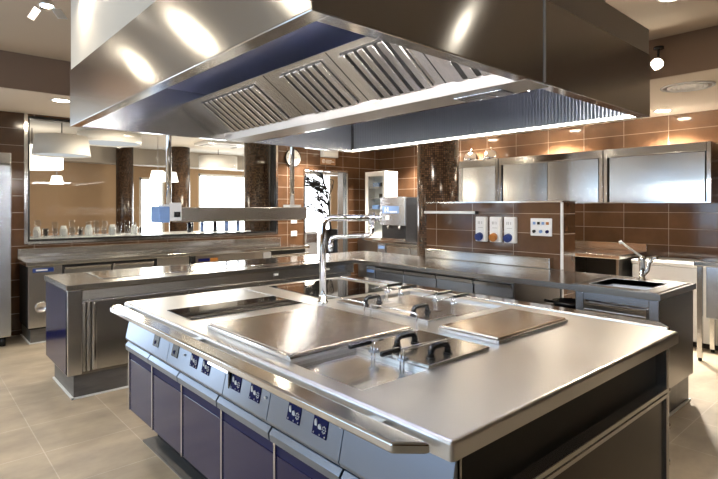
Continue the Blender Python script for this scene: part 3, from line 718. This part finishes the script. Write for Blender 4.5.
# ------------------------------------------------------------------ counter under the dining window
WF = 6.50
t = thing('window_counter', 'long stainless refrigerated counter along the wall below the dining room window', 'counter', (2.8, 6.8, 0))
obj('worktop', MB().box(1.0, 4.76, WF, WY-0.001, 0.855, 0.90, 0.004), 'steel_bench', t)
obj('upstand', MB().box(1.0, 4.60, WY-0.075, WY-0.026, 0.9005, 1.0, 0.008).box(1.0, 4.60, WY-0.09, WY-0.06, 0.995, 1.012, 0.003), 'steel_smooth', t)
obj('carcass', MB().box(1.03, 4.70, WF+0.05, WY-0.01, 0.16, 0.854), 'black_matt', t)
obj('control_box', MB().box(1.02, 1.345, WF+0.02, WF+0.05, 0.18, 0.85, 0.003), 'steel_up', t)
b = obj('badge', MB().box(1.06, 1.26, WF+0.014, WF+0.0195, 0.785, 0.83), 'blue', t)
obj('badge_strip', MB().box(1.09, 1.20, WF+0.011, WF+0.0138, 0.80, 0.815), 'white', b)
m = MB().lathe((0, 0, 0), [(0.06, 0), (0.06, 0.006), (0.05, 0.010), (0.048, 0.006), (0.0001, 0.006)], 28)
bmesh.ops.transform(m.bm, matrix=Matrix.Translation((1.14, WF+0.02, 0.40)) @ Matrix.Rotation(math.radians(90), 4, 'X'), verts=m.bm.verts[:])
obj('drain_cap', m, 'steel_up', t)
for a, b in ((1.37, 1.86), (1.88, 2.36)):
    d = obj('door', MB().box(a, b, WF+0.025, WF+0.05, 0.18, 0.80, 0.004), 'steel_up', t)
    obj('handle', MB().box(a, b, WF+0.005, WF+0.03, 0.805, 0.825, 0.005), 'steel_smooth', d)
obj('plain_panel', MB().box(2.40, 2.82, WF+0.02, WF+0.05, 0.18, 0.85, 0.003), 'steel_wall', t)
obj('control_strip', MB().box(2.84, 4.05, WF+0.015, WF+0.05, 0.70, 0.85, 0.004), 'steel_dark', t)
obj('strip_end', MB().box(2.84, 2.90, WF, WF+0.0145, 0.705, 0.85, 0.003), 'black', t)
d = obj('display', MB().box(2.94, 3.10, WF+0.008, WF+0.0145, 0.77, 0.81), 'navy', t)
obj('lit_digits', MB().box(3.11, 3.22, WF+0.008, WF+0.0145, 0.765, 0.81), 'orange', t)
obj('strip_end', MB().box(3.93, 4.06, WF, WF+0.0145, 0.72, 0.84, 0.003), 'grey', t)
for z in (0.20, 0.45): obj('drawer', MB().box(2.84, 4.05, WF+0.025, WF+0.05, z, z+0.235, 0.004), 'steel_wall', t)
for z in (0.66, 0.76): obj('shelf_edge', MB().box(4.07, 4.76, WF+0.0, WF+0.05, z, z+0.03, 0.004), 'steel_smooth', t)
obj('plinth', MB().box(1.05, 4.66, WF+0.08, WY-0.02, 0, 0.16), 'plinth_stone', t)
obj('plinth_strip', MB().box(1.035, 4.66, WF+0.065, WF+0.08, 0, 0.012).box(1.035, 1.05, WF+0.08, WY-0.02, 0, 0.012), 'white', t)

t = thing('upright_fridge', 'tall stainless upright fridge at the far corner of the window wall', 'fridge', (0.5, 6.85, 0))
obj('body', MB().box(0.16, 0.875, 6.64, WY-0.01, 0.10, 2.08, 0.006), 'steel_up', t)
d = obj('door', MB().box(0.16, 0.875, 6.59, 6.636, 0.12, 1.95, 0.008), 'steel_cold', t)
obj('handle', MB().box(0.20, 0.23, 6.555, 6.588, 0.9, 1.3, 0.006), 'black', d)
obj('head_panel', MB().box(0.16, 0.875, 6.59, 6.636, 1.962, 2.08, 0.006), 'steel_wall', t)
for x, y in ((0.22, 6.70), (0.81, 6.70), (0.22, 7.08), (0.81, 7.08)):
    obj('foot', MB().cyl((x, y, 0), (x, y, 0.10), 0.03, n=14), 'black', t)

# wall clock, exit light, plates on the window wall
t = thing('wall_clock', 'round white wall clock above the gantry beside the doorway', 'clock', (4.875, WY-0.02, 2.2))
m = MB(); m.cyl((4.875, WY-0.03, 2.32), (4.875, WY-0.001, 2.32), 0.152, n=40); obj('rim', m, 'black', t)
obj('face', MB().cyl((4.875, WY-0.034, 2.32), (4.875, WY-0.0302, 2.32), 0.138, n=40), 'white', t)
m = MB()
for k in range(12):
    a = k*math.pi/6; m.cyl((4.875+0.118*math.sin(a), WY-0.036, 2.32+0.118*math.cos(a)), (4.875+0.118*math.sin(a), WY-0.0342, 2.32+0.118*math.cos(a)), 0.007, n=8)
m.box(4.871, 4.879, WY-0.036, WY-0.0342, 2.32, 2.40); m.box(4.875, 4.945, WY-0.036, WY-0.0342, 2.317, 2.324)
obj('hands', m, 'black', t)
t = thing('emergency_light', 'white emergency light box above the doorway', 'light', (5.63, WY-0.05, 2.36))
obj('housing', MB().box(5.46, 5.80, WY-0.09, WY-0.001, 2.375, 2.50, 0.008), 'white_enamel', t)
obj('lens', MB().box(5.48, 5.78, WY-0.10, WY-0.091, 2.39, 2.455, 0.003), 'white', t)
t = thing('direction_sign', 'brown plaque with a white ring symbol and lines over the doorway', 'sign', (5.63, WY-0.02, 2.24))
obj('plate', MB().box(5.46, 5.79, WY-0.02, WY-0.001, 2.245, 2.365, 0.003), 'brown_plaque', t)
m = MB()
pts = [(5.52+0.030*math.cos(a*math.pi/10), 2.305+0.030*math.sin(a*math.pi/10)) for a in range(20)]
for k in range(20):
    a = pts[k]; b = pts[(k+1) % 20]
    m.tube([(a[0], WY-0.022, a[1]), (b[0], WY-0.022, b[1])], 0.005, 6)
m.cyl((5.52, WY-0.024, 2.305), (5.52, WY-0.0202, 2.305), 0.011, n=12)
for z, x1 in ((2.325, 5.70), (2.300, 5.76), (2.278, 5.68)): m.box(5.57, x1, WY-0.023, WY-0.0202, z-0.005, z+0.005)
obj('symbol', m, 'white', t)
for x, z, lab in ((4.905, 1.055, 'lower white switch plate on the tiles beside the doorway'), (4.905, 1.27, 'upper white switch plate on the tiles below the gantry')):
    t = thing('switch_plate', lab, 'switch', (x, WY-0.01, z-0.05))
    obj('plate', MB().box(x-0.06, x+0.06, WY-0.012, WY-0.001, z-0.045, z+0.045, 0.004), 'white_enamel', t)
    obj('rocker', MB().box(x-0.03, x+0.03, WY-0.018, WY-0.0125, z-0.025, z+0.025, 0.002), 'white', t)

# ------------------------------------------------------------------ right wall: cabinets
def wall_cabinet(y0, y1, label, doors):
    t = thing('wall_cabinet', label, 'cabinet', (6.7, (y0+y1)/2, 1.545), 'steel wall cabinets')
    X0 = 6.50
    obj('carcass', MB().box(X0+0.04, RX-0.001, y0, y1, 1.548, 2.205), 'steel_wall', t)
    obj('frame', MB().box(X0, X0+0.04, y0, y0+0.045, 1.546, 2.21, 0.004).box(X0, X0+0.04, y1-0.045, y1, 1.546, 2.21, 0.004)
        .box(X0, X0+0.04, y0+0.045, y1-0.045, 2.115, 2.21, 0.004).box(X0+0.012, X0+0.04, y0+0.045, y1-0.045, 1.546, 1.56, 0.002), 'steel_smooth', t)
    obj('track', MB().box(X0-0.006, X0+0.0, y0+0.045, y1-0.045, 2.108, 2.118, 0.002), 'steel_smooth', t)
    n = doors; L = (y1-y0-0.12)/n
    for i in range(n):
        a = y0+0.06+i*L
        m = MB()
        # gently bowed sheet, like the dished sliding doors of the photo
        k = 12; pts = []
        for j in range(k+1):
            s = j/k; pts.append((a+0.004+(L-0.008)*s, X0+0.022-0.016*math.sin(math.pi*s)))
        poly = [(p[1], p[0]) for p in pts] + [(X0+0.034, a+L-0.004), (X0+0.034, a+0.004)]
        m.prism(poly, 'z', 1.562, 2.105)
        for f in m.bm.faces: f.smooth = True
        d = obj('door', m, 'steel_up', t)
        d.data.set_sharp_from_angle(angle=math.radians(25))
    obj('gap', MB().box(X0+0.034, X0+0.0395, y0+0.045, y1-0.045, 1.56, 2.115), 'black_matt', t)
    return t
wall_cabinet(1.60, 2.735, 'steel wall cabinet nearest the white chest, end of the row', 1)
wall_cabinet(2.745, 4.235, 'wide steel wall cabinet in the middle of the row', 2)
wall_cabinet(4.245, 5.55, 'steel wall cabinet with two domes on top, beside the mosaic column', 2)
for y, lab in ((4.80, 'polished steel dome on the wall cabinet, nearer the mosaic column'), (4.44, 'polished steel dome on the wall cabinet, away from the mosaic column')):
    t = thing('food_dome', lab, 'dome', (6.62, y, 2.21), 'steel domes on the cabinet')
    obj('cover', MB().lathe((6.62, y, 2.2105), [(0.122, 0), (0.128, 0.004), (0.120, 0.05), (0.095, 0.105), (0.055, 0.14), (0.0001, 0.152)], 32), 'chrome', t)
    obj('knob', MB().lathe((6.62, y, 2.361), [(0.008, 0), (0.008, 0.012), (0.018, 0.022), (0.014, 0.034), (0.0001, 0.038)], 16), 'chrome', t)

# back counter along the right wall
t = thing('back_counter', 'steel counter with a black open bay below the wall cabinets', 'counter', (6.5, 3.5, 0))
obj('worktop', MB().box(6.06, RX-0.001, 2.37, 4.95, 0.905, 0.95, 0.005), 'steel_bench', t)
obj('upstand', MB().box(RX-0.03, RX-0.001, 2.37, 4.95, 0.9505, 1.045, 0.003), 'steel_smooth', t)
obj('side_panel', MB().box(6.10, 6.85, 2.40, 2.425, 0.0, 0.904), 'steel_dark', t)
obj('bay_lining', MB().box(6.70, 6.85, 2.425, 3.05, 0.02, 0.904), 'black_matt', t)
obj('carcass', MB().box(6.12, 6.85, 3.05, 4.93, 0.10, 0.904), 'steel_dark', t)
for i, y in enumerate((3.06, 3.70, 4.33)):
    for z0, z1 in ((0.66, 0.89), (0.40, 0.64), (0.12, 0.38)):
        d = obj('drawer', MB().box(6.095, 6.119, y, y+0.59, z0, z1, 0.004), 'steel_wall', t)
        obj('handle', MB().box(6.078, 6.096, y+0.02, y+0.57, z1-0.045, z1-0.02, 0.004), 'steel_smooth', d)
t = thing('chest_freezer', 'white chest with flat lid standing under the end wall cabinet', 'freezer', (6.6, 1.5, 0))
obj('body', MB().box(6.31, 6.885, 0.55, 2.33, 0.06, 0.845, 0.01), 'white_enamel', t)
obj('lid', MB().box(6.295, 6.89, 0.54, 2.34, 0.85, 0.895, 0.008), 'white', t)
obj('plinth', MB().box(6.35, 6.88, 0.60, 2.28, 0, 0.06), 'black_matt', t)
t = thing('steel_table', 'stainless work table with deep apron beside the white chest', 'table', (6.0, 1.0, 0))
obj('top', MB().box(5.78, 6.28, -0.2, 1.57, 0.925, 0.97, 0.005), 'steel_bench', t)
obj('apron', MB().box(5.84, 6.24, -0.12, 1.48, 0.42, 0.924, 0.004), 'steel_cold', t)
for x, y in ((5.82, 1.525), (6.25, 1.525), (5.82, -0.16), (6.25, -0.16)):
    l = obj('leg', MB().box(x-0.022, x+0.022, y-0.022, y+0.022, 0.03, 0.925, 0.003), 'steel_up', t)
    obj('foot', MB().cyl((x, y, 0), (x, y, 0.035), 0.018, n=12), 'black', l)

# counter in the corner with the machine
t = thing('corner_counter', 'steel refrigerated counter in the corner under the coffee machine', 'counter', (6.4, 6.0, 0))
obj('worktop', MB().box(5.98, RX-0.001, 5.0, 6.40, 0.90, 0.945, 0.004).box(6.25, RX-0.001, 6.40, 7.12, 0.90, 0.945, 0.004), 'steel_bench', t)
obj('carcass', MB().box(6.06, RX-0.01, 5.02, 6.36, 0.10, 0.899).box(6.30, RX-0.01, 6.36, 7.10, 0.10, 0.899), 'steel_dark', t)
obj('control_box', MB().box(6.02, 6.06, 6.10, 6.28, 0.15, 0.89, 0.003), 'steel_cold', t)
obj('badge', MB().box(6.014, 6.0195, 6.12, 6.26, 0.80, 0.85), 'blue_light', t)
for a, b in ((5.56, 6.08), (5.04, 5.54)):
    d = obj('door', MB().box(6.03, 6.06, a, b, 0.15, 0.84, 0.004), 'steel_wall', t)
    obj('handle', MB().box(6.01, 6.031, a+0.01, b-0.01, 0.845, 0.87, 0.004), 'steel_smooth', d)
t = thing('coffee_machine', 'steel drinks machine with blue name band and dark side', 'coffee machine', (6.2, 5.9, 0.945))
obj('body', MB().box(6.03, 6.60, 5.63, 6.19, 0.946, 1.66, 0.006), 'black', t)
obj('front_panel', MB().box(5.995, 6.029, 5.625, 6.195, 1.20, 1.665, 0.006), 'steel_cold', t)
b = obj('name_band', MB().box(5.988, 5.9945, 5.76, 6.14, 1.395, 1.515, 0.002), 'blue_light', t)
m = MB()
m.box(5.984, 5.9878, 6.06, 6.075, 1.41, 1.50).box(5.984, 5.9878, 5.995, 6.01, 1.41, 1.50).box(5.984, 5.9878, 6.01, 6.06, 1.448, 1.462)
for k, (y, ww) in enumerate(((5.945, 0.03), (5.90, 0.035), (5.855, 0.03), (5.81, 0.025))): m.box(5.984, 5.9878, y-ww/2, y+ww/2, 1.41, 1.43)
obj('lettering', m, 'white', b)
obj('button_panel', MB().box(5.99, 5.9945, 5.98, 6.06, 1.29, 1.36, 0.002), 'white', t)
for y in (6.0, 5.74): obj('spout', MB().tube([(6.0, y, 1.20), (5.985, y, 1.17), (5.99, y, 1.145)], 0.014, 10), 'steel_smooth', t)
obj('tray', MB().box(5.99, 6.029, 5.64, 6.18, 0.946, 0.985, 0.004), 'steel_smooth', t)
t = thing('display_fridge', 'white glass fronted cabinet with shelves in the corner beside the doorway', 'fridge', (6.55, 6.7, 0.945))
obj('body', MB().box(6.50, 6.60, 6.37, 6.88, 0.946, 2.13, 0.008).box(6.31, 6.50, 6.37, 6.385, 0.946, 2.13).box(6.31, 6.50, 6.865, 6.88, 0.946, 2.13).box(6.31, 6.50, 6.385, 6.865, 2.10, 2.13).box(6.31, 6.50, 6.385, 6.865, 0.946, 1.0), 'white', t)
d = obj('door', MB().box(6.28, 6.309, 6.37, 6.43, 0.95, 2.13, 0.004).box(6.28, 6.309, 6.80, 6.88, 0.95, 2.13, 0.004).box(6.28, 6.309, 6.43, 6.80, 2.05, 2.13, 0.004).box(6.28, 6.309, 6.43, 6.80, 0.95, 1.05, 0.004), 'white', t)
obj('pane', MB().box(6.292, 6.297, 6.43, 6.80, 1.05, 2.05), 'pane', d)
for z in (1.25, 1.45, 1.65, 1.85):
    obj('shelf', MB().box(6.33, 6.50, 6.386, 6.864, z, z+0.012), 'grey', t)
m = None
for k, (z, y, c) in enumerate(((1.862, 6.49, 'black'), (1.862, 6.68, 'blue_light'), (1.662, 6.52, 'black'), (1.462, 6.50, 'grey'), (1.462, 6.70, 'blue_light'), (1.262, 6.6, 'wood'))):
    single('food_box', MB().box(6.36, 6.48, y-0.08, y+0.08, z+0.0005, z+0.075, 0.004), c, 'small %s box in the glass fronted cabinet, shelf %s' % ({'black': 'black', 'blue_light': 'blue', 'grey': 'grey', 'wood': 'brown'}[c], {1.862: 'at the top', 1.662: 'second from top', 1.462: 'third from top', 1.262: 'at the bottom'}[z]), 'box', 'boxes in the display fridge')

# ------------------------------------------------------------------ ceiling fittings
def spotlight(p, mount, aim, label, flaps, e, size=60):
    t = thing('spotlight', label, 'spotlight', p, 'spotlights')
    p = Vector(p); mount = Vector(mount); aim = Vector(aim); d = (aim-p).normalized()
    obj('stem', MB().tube([mount, p-d*0.09], 0.010, 10).lathe((mount.x, mount.y, mount.z-0.02), [(0.04, 0), (0.04, 0.019)], 20), 'black', t)
    q = d.to_track_quat('Z', 'Y').to_matrix().to_4x4()
    def L(pts, n=24):
        m = MB().lathe((0, 0, 0), pts, n); bmesh.ops.transform(m.bm, matrix=Matrix.Translation(p) @ q, verts=m.bm.verts[:]); return m
    obj('body', L([(0.02, -0.11), (0.032, -0.09), (0.036, -0.03), (0.052, 0.0), (0.050, 0.0), (0.034, -0.028)]), 'chrome', t)
    obj('bulb', L([(0.0001, -0.012), (0.036, -0.012), (0.030, -0.004), (0.0001, 0.0)]), 'bulb', t)
    if flaps:
        for sg in (-1, 1):
            u = Vector((0.747, -0.665, 0)); f = Vector((0.665, 0.747, 0))
            dn = (Vector((0, 0, -1))*0.82 + u*sg*0.57).normalized(); nn = dn.cross(f).normalized()
            m = MB().box(-0.035, 0.035, -0.0015, 0.0015, 0, 0.085)
            R = Matrix((f, nn, dn)).transposed().to_4x4()
            bmesh.ops.transform(m.bm, matrix=Matrix.Translation(p + u*sg*0.062 + Vector((0, 0, -0.01))) @ R @ (Matrix.Rotation(0.5*(sg > 0), 4, 'Z')), verts=m.bm.verts[:])
            obj('flap', m, 'white_enamel', t)
    l = bpy.data.lights.new('spot_lamp', 'SPOT'); l.energy = e; l.color = (1.0, 0.84, 0.62); l.spot_size = math.radians(size); l.spot_blend = 0.5; l.shadow_soft_size = 0.035
    o = bpy.data.objects.new('spot_lamp', l); COL.objects.link(o); o.location = p + d*0.03; o.rotation_euler = d.to_track_quat('-Z', 'Y').to_euler()
    return t
def downlight(x, y, z, label, e=170, grp='recessed downlights', first=[None]):
    if first[0] is None:
        t = thing('downlight', label, 'downlight', (x, y, z), grp)
        obj('ring', MB().lathe((x, y, z), [(0.075, 0.0), (0.075, -0.006), (0.098, -0.006), (0.098, 0.0)], 28), 'white_enamel', t)
        obj('lens', MB().lathe((x, y, z), [(0.0001, -0.004), (0.074, -0.004), (0.074, -0.001), (0.0001, -0.001)], 28), 'lamp_warm', t)
        first[0] = t
    else:
        t = dup(first[0], (x, y, z), label, grp)
    l = bpy.data.lights.new('downlight_lamp', 'SPOT'); l.energy = e; l.color = (1.0, 0.93, 0.83); l.spot_size = math.radians(125); l.spot_blend = 0.6; l.shadow_soft_size = 0.06
    o = bpy.data.objects.new('downlight_lamp', l); COL.objects.link(o); o.location = (x, y, z-0.02)
    return t
downlight(6.52, 2.075, LZ-0.004, 'round ceiling downlight nearest the wall, beside the round vent', 750)
downlight(6.55, 3.45, LZ-0.004, 'ceiling downlight over the middle wall cabinet', 750)
downlight(6.55, 4.83, LZ-0.004, 'ceiling downlight over the steel domes', 750)
downlight(1.232, 6.03, LZ-0.004, 'ceiling downlight above the corner of the window counter', 50)
downlight(2.62, 6.10, LZ-0.004, 'ceiling downlight over the middle of the window counter', 75)
downlight(4.00, 6.10, LZ-0.004, 'ceiling downlight over the far end of the window counter', 75)
downlight(5.05, 6.65, LZ-0.004, 'ceiling downlight in front of the doorway', 330)
downlight(6.35, 6.00, LZ-0.004, 'ceiling downlight over the coffee machine', 400)
for x, y in ((-0.27, 5.43), (-0.27, 4.10), (-0.27, 2.77), (-0.27, 1.44)):
    downlight(x, y, UZ, 'ceiling downlight in the raised ceiling on the near side of the hood', 45)
spotlight((3.0, -0.16, 2.80), (3.0, -0.16, UZ), (3.1, -0.5, 0.9), 'ceiling spotlight beyond the open shelf end of the island', False, 10, 90)
for y in (1.2, 2.6, 4.0): downlight(3.95, y, UZ, 'fill downlight added above the sink counter behind the hood', 22)  # unseen row added to brighten the room
t = thing('ceiling_vent', 'round white ceiling air vent beside the lit spotlight', 'vent', (5.38, 1.51, LZ-0.004))
obj('ring', MB().lathe((5.38, 1.51, LZ-0.004), [(0.215, 0), (0.215, -0.008), (0.185, -0.012), (0.185, 0)], 40), 'white_enamel', t)
m = MB()
for r in (0.16, 0.12, 0.08): m.lathe((5.38, 1.51, LZ-0.004), [(r, -0.001), (r, -0.012), (r-0.028, -0.016), (r-0.028, -0.001)], 36)
m.lathe((5.38, 1.51, LZ-0.004), [(0.0001, -0.014), (0.045, -0.014), (0.045, -0.001), (0.0001, -0.001)], 24)
obj('grille', m, 'white', t)
spotlight((0.735, 4.02, 2.86), (0.735, 4.02, UZ), (0.68, 3.85, 0.9), 'lit spotlight with open white flaps on the ceiling beside the hood casing', True, 35, 110)
spotlight((4.74, 1.555, 2.70), (4.80, 1.56, 2.86), (3.0, 1.2, 1.9), 'lit starry spotlight on the ceiling edge beside the round vent', False, 60, 90)
spotlight((0.70, 3.20, 2.73), (0.70, 3.22, UZ), (0.9, 2.9, 0.9), 'spotlight close against the pale hood casing', False, 4, 80)

# ------------------------------------------------------------------ things beyond the glass
def drum(x, y, z, r0, r1, h, label, mat, lit):
    t = thing('drum_pendant', label, 'lamp', (x, y, z), 'large drum pendants')
    obj('shade', MB().lathe((x, y, z), [(r0, 0), (r1, h), (r1-0.01, h), (r0-0.01, 0.0)], 40, True), mat, t)
    obj('diffuser', MB().lathe((x, y, z), [(0.0001, 0.02), (r0-0.012, 0.02), (r0-0.012, 0.026), (0.0001, 0.026)], 40), 'shade_lit' if lit else 'shade_glow', t)
    obj('cord', MB().cyl((x, y, z+h-0.02), (x, y, 2.8), 0.008, n=8), 'black', t)
drum(1.84, 8.95, 2.29, 0.40, 0.36, 0.30, 'large pale grey drum lampshade hanging behind the window, lower of the two', 'shade_cloth', False)
drum(2.66, 9.40, 2.58, 0.50, 0.50, 0.17, 'wide flat white drum lampshade just below the hood edge, behind the window', 'shade_cloth', False)
drum(1.60, 9.90, 2.13, 0.45, 0.45, 0.36, 'glowing cream lampshade partly behind the grey drum shade', 'shade_lit', True)
drum(5.35, 10.8, 2.36, 0.42, 0.42, 0.28, 'white drum lampshade hanging beyond the coppery column', 'shade_cloth', True)
def pendant(x, y, z, s, label):
    t = thing('cone_pendant', label, 'lamp', (x, y, z), 'small cone pendants')
    obj('shade', MB().lathe((x, y, z), [(0.13*s, 0), (0.09*s, 0.17*s), (0.085*s, 0.17*s), (0.125*s, 0)], 24, True), 'shade_lit', t)
    obj('cord', MB().cyl((x, y, z+0.16*s), (x, y, 2.8), 0.006, n=8), 'grey', t)
pendant(2.02, 10.2, 1.90, 0.85, 'small white cone lampshade hanging on its own behind the window')
pendant(3.55, 9.6, 1.97, 1.2, 'small glowing cone lampshade between the two mosaic columns')
pendant(3.85, 9.75, 1.98, 1.1, 'small glowing cone lampshade against the coppery column')
pendant(6.25, 11.3, 1.67, 0.9, 'small white cone lampshade low in front of the bright windows')
t = thing('ceiling_cassette', 'square white air conditioning cassette on the dining room ceiling', 'air conditioner', (4.85, 9.6, 2.8))
obj('panel', MB().box(4.42, 5.28, 9.2, 10.0, 2.74, 2.80, 0.01), 'white_enamel', t)
obj('grille', MB().box(4.62, 5.08, 9.38, 9.82, 2.732, 2.7395), 'grey', t)
for a in ((4.47, 4.54, 9.35, 9.85), (5.16, 5.23, 9.35, 9.85)): obj('slot', MB().box(*a, 2.734, 2.7395), 'black', t)
# bar counter right behind the window with glassware
t = thing('bar_counter', 'pale bar counter directly behind the dining room window', 'counter', (2.8, 7.7, 0))
obj('top', MB().box(1.0, 4.24, 7.40, 8.0, 1.08, 1.115, 0.004), 'white_enamel', t)
obj('body', MB().box(1.02, 4.22, 7.45, 7.95, 0, 1.08), 'beige_wall', t)
proto = {}
def glassware(kind, x, y, s):
    z = 1.1152
    if kind not in proto:
        if kind == 'tumbler':
            o = single('drinking_glass', MB().lathe((0, 0, 0), [(0.028, 0), (0.034, 0.11), (0.031, 0.11), (0.025, 0.008), (0.0001, 0.008)], 14), 'tumbler', 'clear drinking glass standing on the bar counter behind the window', 'glass', 'clear drinking glasses on the bar counter')
        elif kind == 'wine':
            o = single('wine_glass', MB().lathe((0, 0, 0), [(0.034, 0), (0.006, 0.006), (0.005, 0.08), (0.03, 0.11), (0.036, 0.15), (0.030, 0.20), (0.028, 0.20), (0.032, 0.15), (0.0001, 0.1)], 14), 'tumbler', 'stemmed wine glass standing on the bar counter behind the window', 'glass', 'wine glasses on the bar counter')
        elif kind == 'jar':
            o = single('storage_jar', MB().lathe((0, 0, 0), [(0.05, 0), (0.05, 0.10), (0.035, 0.13), (0.035, 0.15), (0.0001, 0.152)], 16), 'white', 'white jar among the glasses on the bar counter', 'jar', 'white jars on the bar counter')
        elif kind == 'bottle':
            o = single('bottle', MB().lathe((0, 0, 0), [(0.035, 0), (0.035, 0.16), (0.013, 0.20), (0.013, 0.26), (0.0001, 0.262)], 14), 'bottle_blue', 'dark blue bottle on the bar counter beside the near black column', 'bottle', 'bottles on the bar counter')
        proto[kind] = o; o.location = (x, y, z); o.scale = (s, s, s)
    else:
        c = proto[kind].copy(); COL.objects.link(c); c.location = (x, y, z); c.scale = (s, s, s)
for i in range(46):
    x = 1.15 + i*0.033 + random.uniform(-0.008, 0.008); y = 7.46 + (i % 3)*0.13 + random.uniform(-0.01, 0.01)
    glassware('jar' if i % 9 == 4 else ('wine' if i % 4 == 1 else 'tumbler'), x, y, random.uniform(0.85, 1.1))
for i in range(14):
    x = 3.25 + i*0.068 + random.uniform(-0.01, 0.01); y = 7.50 + (i % 3)*0.14
    if math.hypot(x-4.49, y-7.62) < 0.30: continue
    glassware('bottle' if i % 2 == 0 else 'wine', x, y, random.uniform(0.8, 1.0))
# sideboards with boxes behind the bar on the brown wall
single('sideboard', MB().box(1.2, 3.4, 11.7, 12.3, 0, 0.95, 0.01).box(1.3, 3.3, 11.69, 11.70, 0.1, 0.85), 'wood', 'low wooden sideboard against the brown dining room wall', 'sideboard')
# doorway view: grey bin, plant, table
t = thing('waste_bin', 'grey upright bin standing just beyond the doorway', 'bin', (5.9, 8.1, 0))
obj('body', MB().box(5.74, 6.04, 7.98, 8.30, 0, 1.02, 0.015), 'grey', t)
obj('flap', MB().box(5.77, 6.01, 7.972, 7.9795, 0.82, 0.98, 0.004), 'steel_smooth', t)
single('low_cabinet', MB().box(5.45, 5.95, 8.9, 9.3, 0, 1.0, 0.01).box(5.50, 5.90, 8.885, 8.9, 0.1, 0.9, 0.004), 'wood', 'orange brown low cabinet seen through the doorway', 'cabinet')
t = thing('branch_plant', 'dark bare branched plant in a black pot beyond the doorway', 'plant', (6.78, 8.5, 0))
obj('pot', MB().lathe((6.78, 8.5, 0), [(0.12, 0), (0.16, 0.5), (0.15, 1.03), (0.13, 1.03), (0.12, 0.98), (0.0001, 0.98)], 24), 'black', t)
m = MB()
rnd = random.Random(3)
def twig(p, d, L, r, lev):
    pts = [p]; q = p.copy(); dd = d.copy()
    for k in range(5):
        dd = (dd + Vector((rnd.uniform(-0.24, 0.10), rnd.uniform(-0.15, 0.15), rnd.uniform(-0.12, 0.08)))).normalized()
        q = q + dd*L/5; pts.append(q.copy())
        if lev < 3:
            for _ in range(2):
                e = (dd + Vector((rnd.uniform(-1.0, 0.5), rnd.uniform(-0.7, 0.7), rnd.uniform(-0.5, 0.7)))).normalized()
                twig(q.copy(), e, L*rnd.uniform(0.38, 0.6), r*0.62, lev+1)
    m.tube(pts, r, 5, r*0.4)
twig(Vector((6.78, 8.5, 0.97)), Vector((0.02, 0, 1)), 1.15, 0.028, 0)
obj('branches', m, 'leaf', t)

# ------------------------------------------------------------------ daylight and room light
def area(name, loc, aim, sx, sy, e, col):
    l = bpy.data.lights.new(name, 'AREA'); l.shape = 'RECTANGLE'; l.size = sx; l.size_y = sy; l.energy = e; l.color = col
    o = bpy.data.objects.new(name, l); COL.objects.link(o); o.location = loc
    o.rotation_euler = (Vector(aim)-Vector(loc)).to_track_quat('-Z', 'Y').to_euler()
    return o
W = bpy.data.worlds.new('world'); SC.world = W; W.use_nodes = True
bg = W.node_tree.nodes['Background']; bg.inputs[0].default_value = (0.75, 0.85, 1.0, 1); bg.inputs[1].default_value = 0.6
# added point lights without fittings, filling the dining room with light
for x, y in ((2.6, 8.25), (4.6, 10.0), (7.0, 9.6)):
    l = bpy.data.lights.new('dining_fill', 'POINT'); l.energy = 40; l.color = (1.0, 0.86, 0.68); l.shadow_soft_size = 0.2
    o = bpy.data.objects.new('dining_fill', l); COL.objects.link(o); o.location = (x, y, 1.9)

# ------------------------------------------------------------------ camera
cam = bpy.data.cameras.new('camera'); co = bpy.data.objects.new('camera', cam); COL.objects.link(co)
co.location = (0, 0, 1.5)
co.rotation_euler = (math.radians(90), 0, math.radians(48.3-90))
cam.sensor_width = 36; cam.lens = 513/718*36; cam.sensor_fit = 'HORIZONTAL'
cam.shift_y = -(239.5-207)/718
cam.clip_start = 0.02
SC.camera = co
SC.view_settings.view_transform = 'Standard'; SC.view_settings.look = 'None'; SC.view_settings.gamma = 1.0
SC.view_settings.use_curve_mapping = False
SC.view_settings.exposure = 0.42
SC.cycles.use_denoising = True
SC.cycles.max_bounces = 8; SC.cycles.glossy_bounces = 5; SC.cycles.transparent_max_bounces = 12
SC.cycles.sample_clamp_indirect = 8.0
